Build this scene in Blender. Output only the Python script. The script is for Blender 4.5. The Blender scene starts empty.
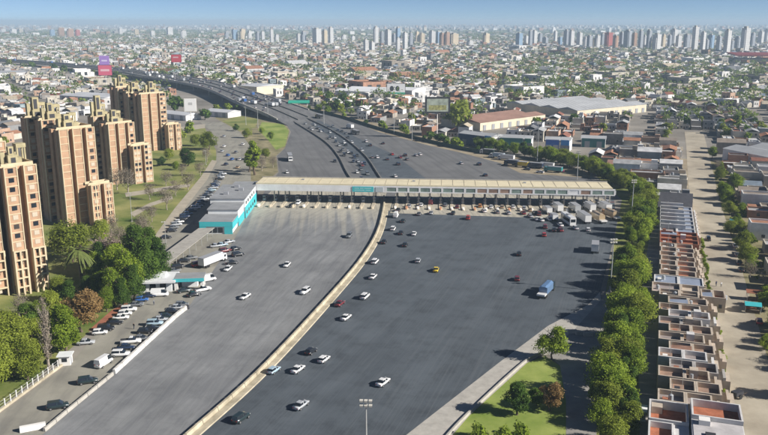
import bpy, bmesh, math, random
import numpy as np
from mathutils import Vector, Matrix
from mathutils.geometry import tessellate_polygon
R = math.radians
rnd = random.Random(7)
ORD = ['first', 'second', 'third', 'fourth', 'fifth', 'sixth', 'seventh', 'eighth', 'ninth', 'tenth', 'eleventh', 'twelfth', 'thirteenth', 'fourteenth', 'fifteenth', 'sixteenth', 'seventeenth', 'eighteenth', 'nineteenth', 'twentieth', 'twenty first', 'twenty second']
C = bpy.context.scene.collection
scene = bpy.context.scene

# ------------------------------------------------------------------ camera
CH, CF, CP = 80.0, 800.0, math.atan(196.5 / 800)
cam_d = bpy.data.cameras.new('camera'); cam = bpy.data.objects.new('camera', cam_d); C.objects.link(cam)
cam.location = (0, 0, CH); cam.rotation_euler = (R(90) - CP, 0, 0)
cam_d.sensor_width = 36; cam_d.lens = 36 * CF / 768; cam_d.clip_end = 60000; cam_d.clip_start = 1
scene.camera = cam
# ------------------------------------------------------------------ light
SUN_EL, SUN_AZ = R(30), math.atan2(0.95, -0.30)      # azimuth clockwise from +Y
sdir = Vector((math.sin(SUN_AZ) * math.cos(SUN_EL), math.cos(SUN_AZ) * math.cos(SUN_EL), math.sin(SUN_EL)))
w = bpy.data.worlds.new('World'); scene.world = w; w.use_nodes = True
nt = w.node_tree; bg = nt.nodes['Background']
sky = nt.nodes.new('ShaderNodeTexSky'); sky.sky_type = 'NISHITA'; sky.sun_disc = False
sky.sun_elevation = SUN_EL; sky.sun_rotation = SUN_AZ; sky.altitude = 80
sky.air_density = 0.34; sky.dust_density = 0.0; sky.ozone_density = 3.2
nt.links.new(sky.outputs[0], bg.inputs[0]); bg.inputs[1].default_value = 0.058
sl = bpy.data.lights.new('sun', 'SUN'); sl.energy = 5.0; sl.angle = R(0.5); sl.color = (1, 0.945, 0.87)
so = bpy.data.objects.new('sun', sl); C.objects.link(so); so.rotation_euler = sdir.to_track_quat('Z', 'Y').to_euler()
so.location = (0, 0, 300)
vs = scene.view_settings; vs.view_transform = 'Standard'; vs.look = 'None'; vs.gamma = 1; vs.exposure = 0.62
scene.cycles.volume_bounces = 0; scene.cycles.max_bounces = 5; scene.cycles.diffuse_bounces = 2
scene.cycles.glossy_bounces = 2; scene.cycles.transparent_max_bounces = 8


def G(px, py, z=0.0):
    """photo pixel -> point at height z"""
    x = (px - 384) / CF; y = -(py - 217.5) / CF
    d = Vector((x, math.cos(CP) + y * math.sin(CP), -math.sin(CP) + y * math.cos(CP)))
    t = (z - CH) / d.z
    return Vector((d.x * t, d.y * t, z))


def PX(X, Y, Z=0.0):
    zc = Y * math.cos(CP) + (CH - Z) * math.sin(CP); yc = Y * math.sin(CP) - (CH - Z) * math.cos(CP)
    return 384 + CF * X / zc, 217.5 - CF * yc / zc


# ------------------------------------------------------------------ materials
MATS = {}
def mat(name, col, rough=0.85, var=0.18, scale=0.6, col2=None, metal=0.0, space='world', stretch=None, ang=0.0, bump=0.0, spec=0.25, detail=6.0):
    if name in MATS: return MATS[name]
    m = bpy.data.materials.new(name); m.use_nodes = True; MATS[name] = m
    n = m.node_tree.nodes; l = m.node_tree.links; b = n['Principled BSDF']
    b.inputs['Roughness'].default_value = rough; b.inputs['Metallic'].default_value = metal
    b.inputs['Specular IOR Level'].default_value = spec
    if space == 'world': src = n.new('ShaderNodeNewGeometry').outputs['Position']
    else: src = n.new('ShaderNodeTexCoord').outputs['Object']
    mp = n.new('ShaderNodeMapping'); l.new(src, mp.inputs[0]); mp.vector_type = 'TEXTURE'
    mp.inputs['Rotation'].default_value = (0, 0, ang)
    mp.inputs['Scale'].default_value = stretch or (1, 1, 1)
    t = n.new('ShaderNodeTexNoise'); t.inputs['Scale'].default_value = scale; t.inputs['Detail'].default_value = detail
    t.inputs['Roughness'].default_value = 0.62
    l.new(mp.outputs[0], t.inputs[0])
    rp = n.new('ShaderNodeValToRGB'); l.new(t.outputs[0], rp.inputs[0])
    c2 = col2 or tuple(min(1, c * (1 + var)) for c in col); c1 = tuple(c * (1 - var) for c in col)
    rp.color_ramp.elements[0].position = 0.32; rp.color_ramp.elements[1].position = 0.68
    rp.color_ramp.elements[0].color = (*c1, 1); rp.color_ramp.elements[1].color = (*c2, 1)
    l.new(rp.outputs[0], b.inputs['Base Color'])
    if bump:
        bp = n.new('ShaderNodeBump'); bp.inputs['Strength'].default_value = bump; bp.inputs['Distance'].default_value = 0.3
        l.new(t.outputs[0], bp.inputs['Height']); l.new(bp.outputs[0], b.inputs['Normal'])
    m['ramp'] = rp.name
    return m


def flat(name, col, rough=0.5, metal=0.0, spec=0.4, coat=0.0):
    if name in MATS: return MATS[name]
    m = mat(name, col, rough, 0.06, 3.0, metal=metal, space='object', spec=spec)
    m.node_tree.nodes['Principled BSDF'].inputs['Coat Weight'].default_value = coat
    return m


def leafmat(name, dark, light):
    m = bpy.data.materials.new(name); m.use_nodes = True; MATS[name] = m
    n = m.node_tree.nodes; l = m.node_tree.links; b = n['Principled BSDF']
    b.inputs['Roughness'].default_value = 0.7; b.inputs['Specular IOR Level'].default_value = 0.15
    at = n.new('ShaderNodeAttribute'); at.attribute_name = 'shade'
    oi = n.new('ShaderNodeObjectInfo')
    ad = n.new('ShaderNodeMath'); ad.operation = 'MULTIPLY_ADD'; ad.inputs[1].default_value = 0.45
    l.new(oi.outputs['Random'], ad.inputs[0]); l.new(at.outputs['Fac'], ad.inputs[2])
    rp = n.new('ShaderNodeValToRGB'); l.new(ad.outputs[0], rp.inputs[0])
    rp.color_ramp.elements[0].position = 0.1; rp.color_ramp.elements[1].position = 1.15 if False else 1.0
    rp.color_ramp.elements[0].color = (*dark, 1); rp.color_ramp.elements[1].color = (*light, 1)
    l.new(rp.outputs[0], b.inputs['Base Color'])
    tr = n.new('ShaderNodeBsdfTranslucent'); l.new(rp.outputs[0], tr.inputs[0])
    mx = n.new('ShaderNodeMixShader'); mx.inputs[0].default_value = 0.4
    l.new(b.outputs[0], mx.inputs[1]); l.new(tr.outputs[0], mx.inputs[2]); l.new(mx.outputs[0], n['Material Output'].inputs[0])
    return m


def colattr_mat(name, rough=0.85, windows=False):
    m = bpy.data.materials.new(name); m.use_nodes = True; MATS[name] = m
    n = m.node_tree.nodes; l = m.node_tree.links; b = n['Principled BSDF']
    b.inputs['Roughness'].default_value = rough; b.inputs['Specular IOR Level'].default_value = 0.2
    at = n.new('ShaderNodeAttribute'); at.attribute_name = 'col'
    geo = n.new('ShaderNodeNewGeometry')
    t = n.new('ShaderNodeTexNoise'); t.inputs['Scale'].default_value = 0.35; t.inputs['Detail'].default_value = 5
    l.new(geo.outputs['Position'], t.inputs[0])
    mr = n.new('ShaderNodeMapRange'); mr.inputs[1].default_value = 0.3; mr.inputs[2].default_value = 0.7
    mr.inputs[3].default_value = 0.72; mr.inputs[4].default_value = 1.18
    l.new(t.outputs[0], mr.inputs[0])
    mx = n.new('ShaderNodeMix'); mx.data_type = 'RGBA'; mx.blend_type = 'MULTIPLY'; mx.inputs[0].default_value = 1
    l.new(at.outputs['Color'], mx.inputs[6]); l.new(mr.outputs[0], mx.inputs[7])
    l.new(mx.outputs[2], b.inputs['Base Color'])
    return m


def streak(m, src_ang, s_across, s_along, amount, col):
    """overlay long dark tyre streaks on a material made by mat()"""
    n = m.node_tree.nodes; l = m.node_tree.links; b = n['Principled BSDF']
    geo = n.new('ShaderNodeNewGeometry'); mp = n.new('ShaderNodeMapping'); mp.vector_type = 'TEXTURE'
    mp.inputs['Rotation'].default_value = (0, 0, src_ang); mp.inputs['Scale'].default_value = (s_across, s_along, 1)
    l.new(geo.outputs['Position'], mp.inputs[0])
    t = n.new('ShaderNodeTexNoise'); t.inputs['Scale'].default_value = 1; t.inputs['Detail'].default_value = 4; t.inputs['Roughness'].default_value = .6
    l.new(mp.outputs[0], t.inputs[0])
    rp = n.new('ShaderNodeValToRGB'); rp.color_ramp.elements[0].position = .47; rp.color_ramp.elements[1].position = .66
    rp.color_ramp.elements[0].color = (0, 0, 0, 1); rp.color_ramp.elements[1].color = (amount,) * 3 + (1,)
    l.new(t.outputs[0], rp.inputs[0])
    mx = n.new('ShaderNodeMix'); mx.data_type = 'RGBA'; l.new(rp.outputs[0], mx.inputs[0])
    old = b.inputs['Base Color'].links[0].from_socket
    l.new(old, mx.inputs[6]); mx.inputs[7].default_value = (*col, 1)
    l.new(mx.outputs[2], b.inputs['Base Color'])
    return m


# ------------------------------------------------------------------ mesh helpers
class MB:
    def __init__(s): s.v = []; s.f = []; s.m = []
    def add(s, vs, fs, mi=0):
        o = len(s.v); s.v += [tuple(v) for v in vs]; s.f += [tuple(i + o for i in f) for f in fs]; s.m += [mi] * len(fs); return s
    def box(s, x0, x1, y0, y1, z0, z1, mi=0):
        return s.add([(x0, y0, z0), (x1, y0, z0), (x1, y1, z0), (x0, y1, z0), (x0, y0, z1), (x1, y0, z1), (x1, y1, z1), (x0, y1, z1)],
                     [(3, 2, 1, 0), (4, 5, 6, 7), (0, 1, 5, 4), (1, 2, 6, 5), (2, 3, 7, 6), (3, 0, 4, 7)], mi)
    def loft(s, rings, mi=0, caps=True):
        n = len(rings[0]); vs = [p for r in rings for p in r]; fs = []
        for i in range(len(rings) - 1):
            for j in range(n):
                k = (j + 1) % n
                fs.append((i * n + j, i * n + k, (i + 1) * n + k, (i + 1) * n + j))
        if caps: fs += [tuple(range(n))[::-1], tuple(range((len(rings) - 1) * n, len(rings) * n))]
        return s.add(vs, fs, mi)
    def cyl(s, a, b, r0, r1=None, n=8, mi=0):
        a = Vector(a); b = Vector(b); r1 = r0 if r1 is None else r1; d = (b - a).normalized()
        u = d.orthogonal().normalized(); v = d.cross(u)
        ring = lambda c, r: [c + (u * math.cos(6.2832 * i / n) + v * math.sin(6.2832 * i / n)) * r for i in range(n)]
        return s.loft([ring(a, r0), ring(b, r1)], mi)
    def poly(s, pts, z0, z1, mi=0):
        n = len(pts)
        return s.add([(p[0], p[1], z0) for p in pts] + [(p[0], p[1], z1) for p in pts],
                     [tuple(range(n))[::-1], tuple(range(n, 2 * n))] + [(i, (i + 1) % n, n + (i + 1) % n, n + i) for i in range(n)], mi)
    def mesh(s, name, mats):
        me = bpy.data.meshes.new(name); me.from_pydata(s.v, [], s.f); me.validate()
        for m in (mats if isinstance(mats, (list, tuple)) else [mats]): me.materials.append(m)
        if any(s.m) and len(me.polygons) == len(s.m): me.polygons.foreach_set('material_index', s.m)
        bm = bmesh.new(); bm.from_mesh(me); bmesh.ops.recalc_face_normals(bm, faces=bm.faces); bm.to_mesh(me); bm.free()
        return me
    def build(s, name, mats, parent=None, **k): return link(name, s.mesh(name, mats), parent, **k)


def link(name, me, parent=None, loc=None, rz=None, smooth=False, scale=None):
    o = bpy.data.objects.new(name, me); C.objects.link(o)
    if parent is not None: o.parent = parent
    if loc is not None: o.location = loc
    if rz is not None: o.rotation_euler = (0, 0, rz)
    if scale is not None: o.scale = scale if isinstance(scale, (tuple, list)) else (scale,) * 3
    if smooth and me: me.shade_smooth()
    return o


def tag(o, label, cat, group=None):
    o['label'] = label; o['category'] = cat
    if group: o['group'] = group
    return o


def empty(name, label, cat, loc, rz=0, group=None):
    o = bpy.data.objects.new(name, None); C.objects.link(o); o.location = loc; o.rotation_euler = (0, 0, rz); o.empty_display_size = .5
    return tag(o, label, cat, group)


def paint(o, m, slot=0):
    o.material_slots[slot].link = 'OBJECT'; o.material_slots[slot].material = m


def struct(o, kind='structure'): o['kind'] = kind; return o


def sheet(name, pts, z, m, thick=0.0):
    v = [Vector((p[0], p[1], z)) for p in pts]; tris = tessellate_polygon([v])
    me = bpy.data.meshes.new(name); me.from_pydata(v, [], tris); me.materials.append(m)
    bm = bmesh.new(); bm.from_mesh(me); bmesh.ops.recalc_face_normals(bm, faces=bm.faces)
    for f in bm.faces:
        if f.normal.z < 0: f.normal_flip()
    bm.to_mesh(me); bm.free()
    return struct(link(name, me))


def spline(pts, n=8):
    """Catmull-Rom through 3-D points"""
    P = [Vector(p) for p in pts]; P = [P[0] * 2 - P[1]] + P + [P[-1] * 2 - P[-2]]; out = []
    for i in range(1, len(P) - 2):
        for k in range(n):
            t = k / n; a, b, c, d = P[i - 1:i + 3]
            out.append(.5 * ((2 * b) + (c - a) * t + (2 * a - 5 * b + 4 * c - d) * t * t + (3 * b - a - 3 * c + d) * t ** 3))
    return out + [P[-2]]


def sect(path, prof, mb=None, mi=0):
    """sweep a (offset right, height) profile along a path"""
    mb = mb or MB(); rings = []
    for i, p in enumerate(path):
        d = (path[min(i + 1, len(path) - 1)] - path[max(i - 1, 0)]); d.z = 0; d.normalize(); r = Vector((d.y, -d.x, 0))
        rings.append([p + r * o + Vector((0, 0, h)) for o, h in prof])
    return mb.loft(rings, mi)


def offset(path, k):
    out = []
    for i, p in enumerate(path):
        d = (path[min(i + 1, len(path) - 1)] - path[max(i - 1, 0)]); d.z = 0; d.normalize()
        out.append(p + Vector((d.y, -d.x, 0)) * k)
    return out


def inpoly(x, y, poly):
    c = False; j = len(poly) - 1
    for i in range(len(poly)):
        xi, yi = poly[i][0], poly[i][1]; xj, yj = poly[j][0], poly[j][1]
        if (yi > y) != (yj > y) and x < (xj - xi) * (y - yi) / (yj - yi) + xi: c = not c
        j = i
    return c


def pathdist(x, y, path):
    best = 1e9
    for a, b in zip(path, path[1:]):
        dx, dy = b.x - a.x, b.y - a.y; L = dx * dx + dy * dy
        t = max(0, min(1, ((x - a.x) * dx + (y - a.y) * dy) / L)) if L else 0
        best = min(best, (x - a.x - t * dx) ** 2 + (y - a.y - t * dy) ** 2)
    return best ** .5


# ------------------------------------------------------------------ material set
ROAD_ANG = -R(10)
M_ground = mat('ground_earth', (.21, .19, .16), .95, .3, .02, col2=(.31, .285, .25), detail=12)
M_asph_l = streak(mat('asphalt_pale', (.185, .192, .198), .9, .15, .05, col2=(.25, .256, .258), detail=9), -R(12), 3.2, 70, .55, (.125, .13, .14))
M_asph_r = streak(mat('asphalt_dark', (.078, .092, .106), .88, .18, .08, detail=9), -R(25), 2.2, 55, .3, (.11, .125, .14))
M_asph_far = streak(mat('asphalt_highway', (.15, .15, .15), .9, .15, .06), R(12), 3, 90, .5, (.08, .08, .085))
M_apron = streak(mat('apron_concrete', (.42, .39, .315), .9, .15, .15, detail=9), R(4), 1.1, 30, .7, (.17, .165, .155))
M_lot = streak(mat('lot_asphalt', (.275, .262, .22), .92, .16, .09, detail=10), R(3), 4, 20, .5, (.15, .145, .135))
M_conc = mat('concrete', (.40, .38, .34), .9, .15, .5)
M_barr = mat('grimy_barrier', (.17, .165, .155), .9, .25, .3)
M_cream = mat('cream_concrete', (.46, .405, .29), .9, .35, .25, col2=(.55, .49, .37), detail=10)
M_whitew = mat('worn_white_concrete', (.60, .58, .53), .85, .3, .6, col2=(.74, .72, .68), detail=10)
M_white = mat('white_paint', (.78, .76, .72), .6, .08, .4)
M_dirt = mat('dirt_road', (.34, .295, .225), .97, .2, .08, col2=(.46, .41, .32), detail=12, bump=.15)
M_sand = mat('dirt_verge', (.27, .22, .15), .97, .25, .12, col2=(.38, .32, .22), detail=12)
M_track = mat('dirt_track', (.27, .26, .24), .97, .25, .1, col2=(.36, .34, .31), detail=10)
M_grass = mat('grass', (.11, .18, .025), .95, .3, .045, col2=(.32, .30, .11), detail=12, bump=.4)
M_grass2 = mat('grass_bright', (.16, .26, .03), .95, .25, .07, col2=(.33, .37, .10), detail=12, bump=.4)
M_dryg = mat('dry_grass', (.17, .165, .07), .95, .35, .12, col2=(.34, .29, .17), detail=12, bump=.3)
M_path = mat('footpath', (.38, .34, .27), .95, .15, .2)
M_redpave = mat('red_paving', (.30, .12, .07), .95, .25, .3)
M_dark = flat('dark_steel', (.04, .04, .045), .6)
M_grey = flat('grey_metal', (.30, .31, .33), .55)
M_pole = flat('galvanised_pole', (.42, .43, .42), .5, .3)
M_glass = flat('dark_glass', (.018, .023, .03), .08, 0, .6)
M_tyre = flat('tyre_rubber', (.02, .02, .02), .9)
M_rim = flat('wheel_rim', (.35, .35, .36), .4, .6)
M_head = flat('headlight_lens', (.7, .7, .68), .15)
M_tail = flat('taillight_lens', (.4, .02, .015), .25)
M_teal = flat('turquoise_panel', (.06, .46, .50), .5)
M_roofgrey = mat('grey_roof_sheet', (.27, .28, .29), .75, .15, .25)
M_brick = mat('tower_brick', (.43, .275, .175), .92, .16, .35, detail=10)
M_towercream = mat('tower_cream_concrete', (.57, .475, .32), .92, .12, .3, detail=10)
M_crown = mat('crown_concrete', (.40, .35, .21), .92, .2, .4)
M_bark = mat('bark', (.12, .09, .065), .95, .25, 2)
M_barkpale = mat('pale_bark', (.30, .26, .215), .95, .2, 2)

# ------------------------------------------------------------------ ground
xs = [-32000, -16000, -8000, -4000, -2000, -1000, -500, -250, 0, 250, 500, 1000, 2000, 4000, 8000, 16000, 32000]
ys = [-400, 0, 120, 240, 360, 500, 700, 1000, 1500, 2200, 3200, 5000, 8000, 13000, 20000, 32000]
gv = [(x, y, 0) for y in ys for x in xs]; nx = len(xs)
gf = [(j * nx + i, j * nx + i + 1, (j + 1) * nx + i + 1, (j + 1) * nx + i) for j in range(len(ys) - 1) for i in range(nx - 1)]
gm = bpy.data.meshes.new('ground'); gm.from_pydata(gv, [], gf); gm.materials.append(M_ground)
struct(link('ground', gm))

px = lambda L, z=0: [G(a, b, z) for a, b in L]
# key curves of the plaza, from the photograph's pixels to the ground
MED = spline(px([(150, 470), (185, 439), (262, 370), (330, 297), (362, 259), (378, 231), (384, 206), (384, 197)]))
DL = spline([G(289, 126.5, -.25), G(265, 114, 4), G(240, 104, 7), G(200, 86.8, 7.6), G(150, 77.5, 7.6), G(100, 69.6, 7.6), G(0, 61.0, 7.6), G(-150, 56, 7.6)], 6)
DR = spline([G(326, 116, -.25), G(293, 104.5, 4), G(262, 94.5, 7), G(214, 81, 7.6), G(160, 74, 7.6), G(106, 67, 7.6), G(0, 59.2, 7.6), G(-150, 54.8, 7.6)], 6)
DECK = [(a + b) / 2 for a, b in zip(DL, DR)]

# lawns, verges
sheet('lawn', px([(-60, 420), (-60, 260), (-40, 175), (40, 160), (110, 150), (160, 128), (205, 128), (216, 150), (217, 168), (190, 205), (160, 238), (140, 285), (75, 345), (0, 408)]), .02, M_grass)
sheet('verge', px([(268, 180), (246, 182), (250, 150), (240, 132), (215, 118), (235, 108), (262, 112), (283, 122), (290, 130), (286, 147), (276, 156), (278, 172)]), .018, M_dryg)
sheet('lawn', px([(262, 122), (283, 124), (289, 131), (285, 146), (276, 150), (268, 140), (258, 130)]), .03, M_grass2)
sheet('lawn', px([(222, 121), (240, 116), (258, 119), (255, 128), (240, 131)]), .03, M_grass)
sheet('lawn', px([(444, 445), (470, 415), (527, 363), (545, 356), (560, 366), (566, 400), (566, 445)]), .03, M_grass2)
sheet('verge', px([(296, 103), (340, 114), (395, 128), (440, 139), (500, 152), (560, 165), (590, 172), (590, 179), (525, 178), (505, 166), (462, 154), (427, 146), (380, 134), (330, 120)]), .02, M_sand)
sheet('lawn', px([(604, 160), (655, 178), (655, 200), (648, 245), (640, 300), (638, 350), (640, 450), (585, 450), (600, 340), (606, 290), (617, 225), (622, 200), (596, 176)]), .02, M_grass)
# carriageways
leftroad = px([(255, 200), (250, 211), (234, 240), (215, 268), (190, 305), (160, 332), (116, 373), (46, 432), (0, 470), (150, 472)]) + list(reversed([Vector(p) for p in reversed(MED[4:])]))
sheet('carriageway', leftroad, .03, M_asph_l)
rightroad = [Vector(p) for p in MED] + px([(614, 200), (617, 222), (610, 255), (600, 292), (588, 305), (548, 326), (500, 362), (400, 440), (370, 475)])
sheet('carriageway', rightroad, .035, M_asph_r)
sheet('shoulder', px([(400, 440), (500, 362), (548, 326), (588, 305), (600, 292), (601, 300), (574, 330), (546, 352), (527, 363), (470, 415), (444, 445)]), .05, M_conc)
sheet('dirt_track', px([(546, 352), (574, 330), (601, 300), (612, 285), (606, 330), (598, 380), (596, 450), (566, 450), (566, 400), (560, 366)]), .04, M_track)
farroad = px([(258, 201), (279, 172), (277, 156), (285, 148), (291, 132), (284, 121)]) + px([(292, 105), (340, 116.5), (380, 132.5), (427, 145), (462, 153), (500, 163), (520, 173), (590, 178), (614, 200)])
sheet('carriageway', farroad, .025, M_asph_far)
sheet('carriageway', px([(365, 182), (355, 160), (346, 148), (333, 138), (310, 124), (318, 120), (350, 134), (368, 143), (395, 155), (425, 178), (428, 183)]), .045, M_asph_r)
# toll apron slabs (concrete lanes either side of the canopy)
TA, TB = Vector((-57.5, 354.0, 0)), Vector((99.6, 342.2, 0))
tu = (TB - TA).normalized(); tv = Vector((-tu.y, tu.x, 0)); TANG = math.atan2(tu.y, tu.x); TLEN = (TB - TA).length
T = lambda s, t, z=0: TA + tu * s + tv * t + Vector((0, 0, z))
sheet('apron', [T(1, -11), T(57, -11), T(57, 32), T(1, 30)], .06, M_apron)
sheet('apron', [T(61.5, -16), T(158, -22), T(158, 22), T(61.5, 30)], .06, M_apron)
# parking lot and side streets
sheet('parking_lot', px([(-30, 452), (-8, 420), (73, 361), (95, 335), (132, 300), (150, 288), (165, 267), (176, 262), (209, 236), (231, 237), (252, 206), (254, 200), (250, 211), (234, 240), (215, 268), (190, 305), (160, 332), (116, 373), (46, 432), (10, 460)]), .028, M_lot)
sheet('red_pavement', px([(88, 331), (112, 310), (126, 303), (132, 303), (118, 314), (97, 330)]), .05, M_redpave)
sheet('side_street', px([(160, 240), (178, 214), (205, 180), (216, 160), (218, 145), (212, 132), (200, 122), (222, 122), (240, 132), (250, 146), (251, 180), (250, 200), (231, 237), (209, 236), (176, 262), (165, 267), (150, 288), (140, 285)]), .032, M_lot)
sheet('footpath', px([(151, 241), (175, 208), (200, 178), (212, 160), (217, 161), (207, 180), (182, 212), (160, 240)]), .05, M_path)
sheet('footpath', px([(125, 193), (145, 190), (170, 186), (190, 184), (190, 187), (170, 189), (146, 194), (126, 197)]), .05, M_path)
sheet('footpath', px([(130, 213), (150, 203), (172, 196), (173, 199), (152, 206), (134, 217)]), .05, M_path)
sheet('footpath', px([(150, 133), (185, 126), (205, 124), (205, 128), (185, 131), (150, 140)]), .05, M_path)
# unpaved road by the terrace
DROADC = spline(px([(764, 470), (748, 400), (732, 320), (718, 255), (705, 200), (700, 168), (697, 148), (694, 132)]))
sheet('dirt_road', offset(DROADC, -6.6) + list(reversed(offset(DROADC, 6.4))), .06, M_dirt)
sheet('verge', offset(DROADC[:44], -11) + list(reversed(offset(DROADC[:44], 6))), .04, M_sand)
sheet('verge', offset(DROADC[:44], 6.1) + list(reversed(offset(DROADC[:44], 17))), .042, M_dryg)
sheet('back_lane', px([(640, 450), (638, 350), (640, 300), (648, 245), (654, 205), (662, 205), (661, 260), (659, 330), (658, 450)]), .045, M_track)
M_line = flat('road_paint', (.62, .62, .6), .8)
def toll_wear(m):
    n = m.node_tree.nodes; l = m.node_tree.links; b = n['Principled BSDF']; old = b.inputs['Base Color'].links[0].from_socket
    def math_(op, a, c=None, v=None):
        q = n.new('ShaderNodeMath'); q.operation = op; l.new(a, q.inputs[0])
        if c is not None: l.new(c, q.inputs[1])
        if v is not None: q.inputs[1].default_value = v
        return q.outputs[0]
    geo = n.new('ShaderNodeNewGeometry'); sub = n.new('ShaderNodeVectorMath'); sub.operation = 'SUBTRACT'; l.new(geo.outputs['Position'], sub.inputs[0]); sub.inputs[1].default_value = TA
    def dot(v):
        d_ = n.new('ShaderNodeVectorMath'); d_.operation = 'DOT_PRODUCT'; l.new(sub.outputs[0], d_.inputs[0]); d_.inputs[1].default_value = v; return d_.outputs['Value']
    S_, T_ = dot(tu), dot(tv)
    nz = n.new('ShaderNodeTexNoise'); nz.inputs['Scale'].default_value = .35; nz.noise_dimensions = '1D'; l.new(math_('ADD', S_, math_('MULTIPLY', T_, v=.14)), nz.inputs['W']); nz.inputs['Detail'].default_value = 3
    reach = n.new('ShaderNodeMapRange'); reach.inputs[1].default_value = .3; reach.inputs[2].default_value = .7; reach.inputs[3].default_value = 30; reach.inputs[4].default_value = 85; l.new(nz.outputs[0], reach.inputs[0])
    f = math_('DIVIDE', math_('ADD', T_, reach.outputs[0]), reach.outputs[0]); mr = n.new('ShaderNodeMapRange'); mr.interpolation_type = 'SMOOTHSTEP'; mr.inputs[1].default_value = .1; mr.inputs[2].default_value = .9; mr.inputs[3].default_value = 0; mr.inputs[4].default_value = .9; l.new(f, mr.inputs[0])
    mx = n.new('ShaderNodeMix'); mx.data_type = 'RGBA'; l.new(mr.outputs[0], mx.inputs[0]); l.new(old, mx.inputs[6]); mx.inputs[7].default_value = (.42, .395, .325, 1); l.new(mx.outputs[2], b.inputs['Base Color'])
def panels(m, ang, w_, h_, lo, hi):
    n = m.node_tree.nodes; l = m.node_tree.links; b = n['Principled BSDF']; old = b.inputs['Base Color'].links[0].from_socket
    geo = n.new('ShaderNodeNewGeometry'); mp = n.new('ShaderNodeMapping'); mp.vector_type = 'TEXTURE'; mp.inputs['Rotation'].default_value = (0, 0, ang); l.new(geo.outputs['Position'], mp.inputs[0])
    nz = n.new('ShaderNodeTexNoise'); nz.inputs['Scale'].default_value = .03; l.new(geo.outputs['Position'], nz.inputs[0]); ad_ = n.new('ShaderNodeMix'); ad_.data_type = 'VECTOR'; ad_.inputs[0].default_value = .08; l.new(mp.outputs[0], ad_.inputs[4]); 
    br = n.new('ShaderNodeTexBrick'); br.inputs['Scale'].default_value = 1; br.inputs['Brick Width'].default_value = w_; br.inputs['Row Height'].default_value = h_; br.inputs['Mortar Size'].default_value = .05; br.inputs['Mortar Smooth'].default_value = .6
    br.inputs['Color1'].default_value = (lo, lo, lo, 1); br.inputs['Color2'].default_value = (hi, hi, hi, 1); br.inputs['Mortar'].default_value = (.72, .72, .72, 1); l.new(mp.outputs[0], br.inputs['Vector'])
    mx = n.new('ShaderNodeMix'); mx.data_type = 'RGBA'; mx.blend_type = 'MULTIPLY'; mx.inputs[0].default_value = 1; l.new(old, mx.inputs[6]); l.new(br.outputs[0], mx.inputs[7])
    st = n.new('ShaderNodeTexNoise'); st.inputs['Scale'].default_value = .16; st.inputs['Detail'].default_value = 8; st.inputs['Roughness'].default_value = .7; l.new(geo.outputs['Position'], st.inputs[0])
    rp = n.new('ShaderNodeValToRGB'); rp.color_ramp.elements[0].position = .3; rp.color_ramp.elements[0].color = (.72, .72, .73, 1); rp.color_ramp.elements[1].position = .5; rp.color_ramp.elements[1].color = (1.03, 1.03, 1.03, 1); l.new(st.outputs[0], rp.inputs[0])
    m2 = n.new('ShaderNodeMix'); m2.data_type = 'RGBA'; m2.blend_type = 'MULTIPLY'; m2.inputs[0].default_value = .8; l.new(mx.outputs[2], m2.inputs[6]); l.new(rp.outputs[0], m2.inputs[7]); l.new(m2.outputs[2], b.inputs['Base Color'])
toll_wear(M_asph_l); panels(M_asph_l, R(90) - R(11), 46, 7.4, .93, 1.06); panels(M_asph_r, R(90) - R(24), 60, 7.4, .93, 1.06); streak(M_asph_l, -R(20), 1.4, 38, .35, (.14, .145, .155)); streak(M_asph_l, -R(4), .5, 60, .25, (.27, .27, .265)); streak(M_asph_r, -R(18), .45, 70, .3, (.14, .15, .16)); streak(M_asph_r, -R(30), 7, 60, .4, (.062, .073, .086))
# ------------------------------------------------------------------ medians and barriers
def segments(path, L, gap=.07):
    """cut a path into straight precast lengths"""
    out = []; cur = [path[0]]; acc = 0
    for a_, b_ in zip(path, path[1:]):
        d_ = (b_ - a_).length; t0 = 0
        while acc + d_ - t0 >= L:
            t0 += L - acc; p_ = a_.lerp(b_, t0 / d_); cur.append(p_); out.append((cur[0], p_)); cur = [p_]; acc = 0
        acc += d_ - t0
    if (path[-1] - cur[0]).length > .5: out.append((cur[0], path[-1]))
    return [(a_ + (b_ - a_).normalized() * gap, b_ - (b_ - a_).normalized() * gap) for a_, b_ in out]
def precast(name, seg, path, prof, L, m, label, gap=.07):
    e = empty(name, label, 'barrier', path[0])
    for a_, b_ in segments(path, L, gap): sect([a_ - path[0], b_ - path[0]], prof).build(seg, m, e)
    return e
precast('median_wall', 'wall_segment', MED, [(-.45, 0), (-.25, 1.0), (.25, 1.0), (.45, 0)], 6, M_cream, 'long cream concrete wall dividing the two halves of the plaza')
o = sect(MED[:-4], [(.5, .03), (.5, .2), (2.0, .2), (2.2, .03)]).build('median_kerb', M_cream); struct(o)
o = MB().poly([T(56.8, -12), T(61, -12), T(61, 12), T(56.8, 12)], .07, .3).build('median_island', M_cream); struct(o)
m1 = spline(px([(356, 186), (347, 173), (338, 156), (325, 142), (302, 127), (287, 118.5)]))
m2 = spline(px([(384, 184), (377, 173), (365, 156), (345, 139), (325, 127), (300, 115.5)]))
tag(sect(m1, [(-.5, 0), (-.3, .85), (.3, .85), (.5, 0)]).build('median_barrier', M_barr), 'dark curved barrier between the left and the express lanes beyond the canopy', 'barrier')
tag(sect(m2, [(-.5, 0), (-.3, .85), (.3, .85), (.5, 0)]).build('median_barrier', M_barr), 'dark curved barrier between the express and the right lanes beyond the canopy', 'barrier')
bw = spline(px([(114, 374), (150, 341), (175, 318), (187, 308.5)]))
precast('concrete_barrier', 'barrier_block', bw, [(-.45, .03), (-.3, 1.1), (.3, 1.1), (.45, .03)], 4, M_whitew, 'white concrete barrier along the full parking row')
bg2 = spline(px([(44, 432), (80, 402), (113, 375)]))
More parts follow.
